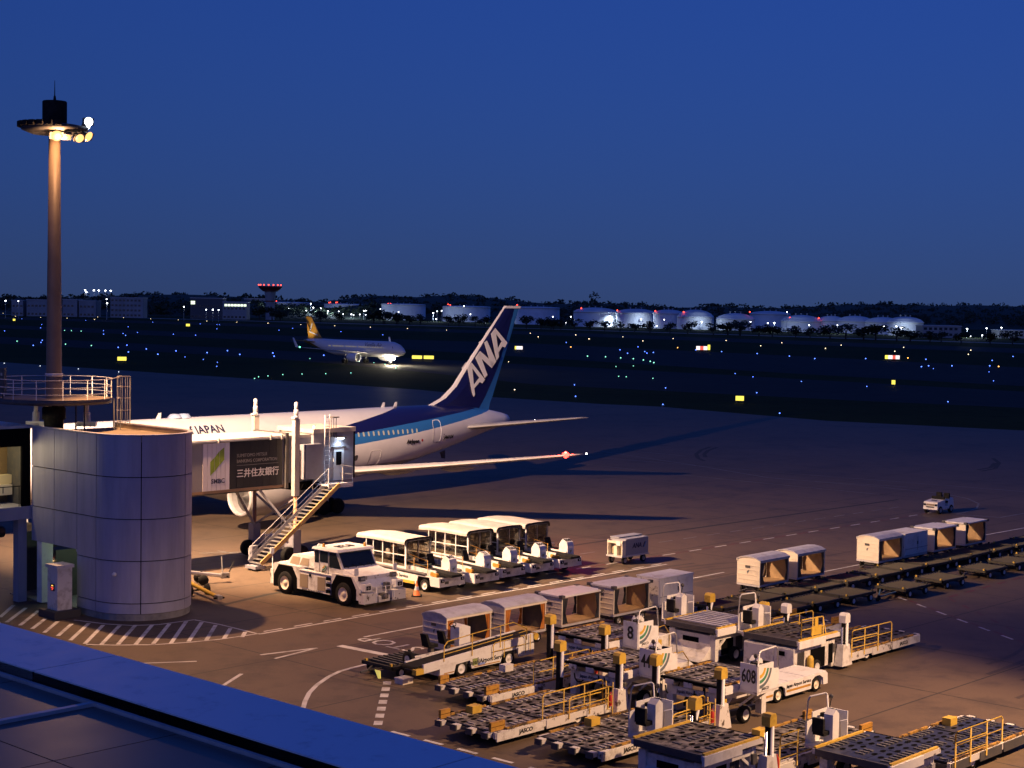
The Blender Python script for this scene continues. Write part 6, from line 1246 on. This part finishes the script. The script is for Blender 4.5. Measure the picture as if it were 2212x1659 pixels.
# ---------------------------------------------------------------- low white tug beside the loaders
t = thing('low_tug', 'low flat white cargo tug with orange side stripe right of the foreground loaders', 'cargo tug', W2(54.95, -37.75), ROT)
zt = .80
put('body', MB().prism([(0, .22), (0, .58), (.12, .66), (.45, zt), (4.5, zt), (4.66, zt-.1), (4.68, .25), (4.35, .25), (4.3, .56), (4.05, .7), (3.7, .7), (3.45, .56), (3.4, .22), (1.5, .22), (1.45, .54), (1.2, .69), (.85, .69), (.62, .54), (.56, .22)], 'y', -.78, -.70, clean).prism([(0, .22), (0, .62), (.12, .72), (.45, zt), (4.5, zt), (4.66, zt-.1), (4.68, .25)], 'y', .70, .78, clean).box(.0, .45, -.7, .7, .25, .64, clean).hexa([(.0, -.7, .58), (.47, -.7, .58), (.47, .7, .58), (0, .7, .58)], [(.12, -.7, .66), (.45, -.7, zt), (.45, .7, zt), (.12, .7, .66)], clean).box(4.3, 4.66, -.7, .7, .25, zt-.02, clean), t)
for k in range(6): put('top_panel', MB().box(.47+k*.64, .47+k*.64+.62, -.70, .70, zt-.06, zt-.006*(k % 2), clean), t)
put('grille', MB().box(-.03, .0, -.6, .6, .26, .6, steel).box(-.04, -.02, -.1, .1, .26, .6, chrome).box(-.04, -.02, -.55, -.45, .3, .55, chrome).box(-.04, -.02, .4, .55, .3, .55, chrome), t)
put('badge_plate', MB().hexa([(.19, -.35, .775), (.33, -.35, .86), (.33, .2, .86), (.19, .2, .775)], [(.18, -.35, .79), (.32, -.35, .875), (.32, .2, .875), (.18, .2, .79)], mat('violet_plate', (.12, .08, .2), .5)), t)
put('side_stripe', MB().box(1.55, 3.35, -.79, -.781, .36, .45, ora).box(.02, .55, -.79, -.781, .36, .45, ora), t)
text('Japan Airport Service', .2, ink, t, (2.45, -.784, .60), X, Z, sx=1.05, bold=.002)
for x in (1.04, 3.88):
    for y in (-.62, .62): wheel(t, x, y, .31, .22, cream)
put('underbody', MB().box(.5, 4.3, -.5, .5, .18, .4, void), t)
# ---------------------------------------------------------------- belt loader in the foreground
t = thing('belt_loader', 'white belt loader with a raised black belt in front of the orange-curtained dollies', 'belt loader', W2(48.45, -50.1), ROT)
cp_ = [(0, .24), (0, .72), (5.95, .84), (5.95, .36), (4.95, .36), (4.85, .72), (3.95, .72), (3.75, .28), (1.95, .28), (1.8, .70), (1.0, .70), (.85, .24)]
put('chassis', MB().prism(cp_, 'y', -1.0, -.92, clean).prism(cp_, 'y', .92, 1.0, clean).box(0, .08, -.92, .92, .24, .72, clean).box(5.87, 5.95, -.92, .92, .4, .83, clean).box(.1, 5.9, -.9, .9, .5, .68, dgrey), t)
for x in (1.35, 4.35):
    for y in (-.85, .85): wheel(t, x, y, .36, .22, clean)
text('Japan|Airport Service', .27, ink, t, (2.95, -1.003, .54), X, Z, bold=.004); put('emblem_plate', MB().box(1.98, 2.28, -1.01, -1.0, .4, .7, mat('olive_plate', (.25, .3, .1), .5)).box(2.3, 2.34, -1.01, -1.0, .38, .72, ink), t)
put('side_stripe', MB().box(.25, .85, -1.012, -1.0, .30, .34, ora).box(2.1, 3.7, -1.012, -1.0, .32, .36, ora).box(2.35, 2.75, -1.008, -1.001, .36, .46, mat('blue_stain', (.2, .27, .6), .5)), t)
a, b = Vector((-.95, -.4, .68)), Vector((5.9, -.4, 1.1)); S = Vector((0, 1, 0))
put('conveyor', MB().beam(a-S*.55, b-S*.55, .09, .38, clean).beam(a+S*.55, b+S*.55, .09, .3, clean).beam(a+Vector((0, 0, -.08)), b+Vector((0, 0, -.08)), 1.0, .14, white), t)
bl = (b-a).normalized(); put('belt', MB().beam(a-bl*.35+Vector((0, 0, .12)), b+bl*.35+Vector((0, 0, .12)), .86, .03, black).bar(a-bl*.3-S*.43+Vector((0, 0, .06)), a-bl*.3+S*.43+Vector((0, 0, .06)), .08, black, 10).bar(b+bl*.3-S*.43+Vector((0, 0, .06)), b+bl*.3+S*.43+Vector((0, 0, .06)), .08, black, 10), t)
put('bumper_roll', MB().box(-1.45, -1.0, -1.05, -.8, .5, .72, yel), t); put('bumper_roll', MB().bar((6.15, -.95, 1.1), (6.15, -.6, 1.1), .16, yel, 12), t)
p = lambda s, y, dz: a.lerp(b, s)+Vector((0, y, dz))
put('handrail', MB().tube([p(.17, -.62, .1), p(.17, -.62, .75), p(.2, -.62, .92), p(.42, -.62, .95), p(.8, -.62, .95), p(.93, -.62, .5), p(.93, -.62, .0)], .024, yel).bar(p(.17, -.62, .4), p(.93, -.62, .4), .02, yel).bar(p(.42, -.62, 0), p(.42, -.62, .95), .024, yel).bar(p(.68, -.62, 0), p(.68, -.62, .95), .024, yel), t)
put('side_rail', MB().tube([(3.2, -1.08, .5), (3.2, -1.08, 1.1), (3.3, -1.08, 1.22), (5.2, -1.08, 1.3), (5.3, -1.08, 1.2), (5.3, -1.08, .5)], .022, yel).bar((3.2, -1.08, .85), (5.3, -1.08, .9), .018, yel).bar((5.6, -1.08, .5), (5.6, -1.08, 1.3), .022, yel).bar((3.9, -1.08, .5), (3.9, -1.08, 1.24), .018, yel), t)
put('console', MB().prism([(2.7, .9), (2.7, 1.75), (2.95, 1.86), (3.4, 1.7), (3.4, .9)], 'y', .55, 1.1, clean), t)
put('steering_wheel', MB().tube([(2.55+.1*math.cos(R(k*45)), .82+.19*math.sin(R(k*45)), 1.86+.08*math.cos(R(k*45))) for k in range(9)], .02, black, 5).bar((2.55, .82, 1.86), (2.75, .82, 1.6), .025, black), t)
for x in (1.0, 2.0): put('seat', MB().box(x, x+.45, .6, 1.05, 1.05, 1.2, black).hexa([(x-.1, .6, 1.1), (x+.04, .6, 1.1), (x+.04, 1.05, 1.1), (x-.1, 1.05, 1.1)], [(x-.28, .64, 1.68), (x-.14, .64, 1.68), (x-.14, 1.0, 1.68), (x-.28, 1.0, 1.68)], black).box(x+.1, x+.3, .7, .9, .85, 1.06, dgrey), t)
put('spare_wheel', MB().lathe([(.03, -.1), (.3, -.1), (.33, 0), (.3, .1), (.03, .1)], (-.2, .72, .75), black, 18, 'x').lathe([(.02, -.12), (.16, -.11)], (-.2, .72, .75), cream, 12, 'x', cap=False), t)
t = thing('chock_box', 'small pale box lying on the ground by the roller dolly', 'box', W2(47.2, -50.0), ROT); put('box_body', MB().box(-.3, .3, -.25, .25, 0, .2, cream), t); put('box_lid', MB().box(-.32, .32, -.27, .27, .2, .25, white), t)

# ================================================================ SECOND FLOODLIGHT MAST, outside the frame on the right
m2p = W2(60, -14)
ms2 = thing('floodlight_mast', 'second floodlight mast standing beyond the right edge', 'light mast', m2p)
put('pole', MB().lathe([(.45, 0), (.3, 23)], (0, 0, 0), mastm, 20), ms2); put('lamp_ring', MB().lathe([(.3, 22.6), (1.5, 22.7), (1.5, 22.9), (.3, 23.0)], (0, 0, 0), dgrey, 24), ms2)
aim = W2(55, -36)-m2p; dl = Vector((aim.x, aim.y, 0)).normalized()
put('floodlight', MB().lathe([(.0, -.12), (.3, -.12), (.22, .15), (0, .2)], tuple(dl*1.5+Vector((0, 0, 22.4))), hot, 14), ms2)
lamp('mast_lamp', tuple(dl*1.7+Vector((0, 0, 22.1))), P_MAST2, (1, .60, .33), ms2, .35, 62, tuple(aim), .75)
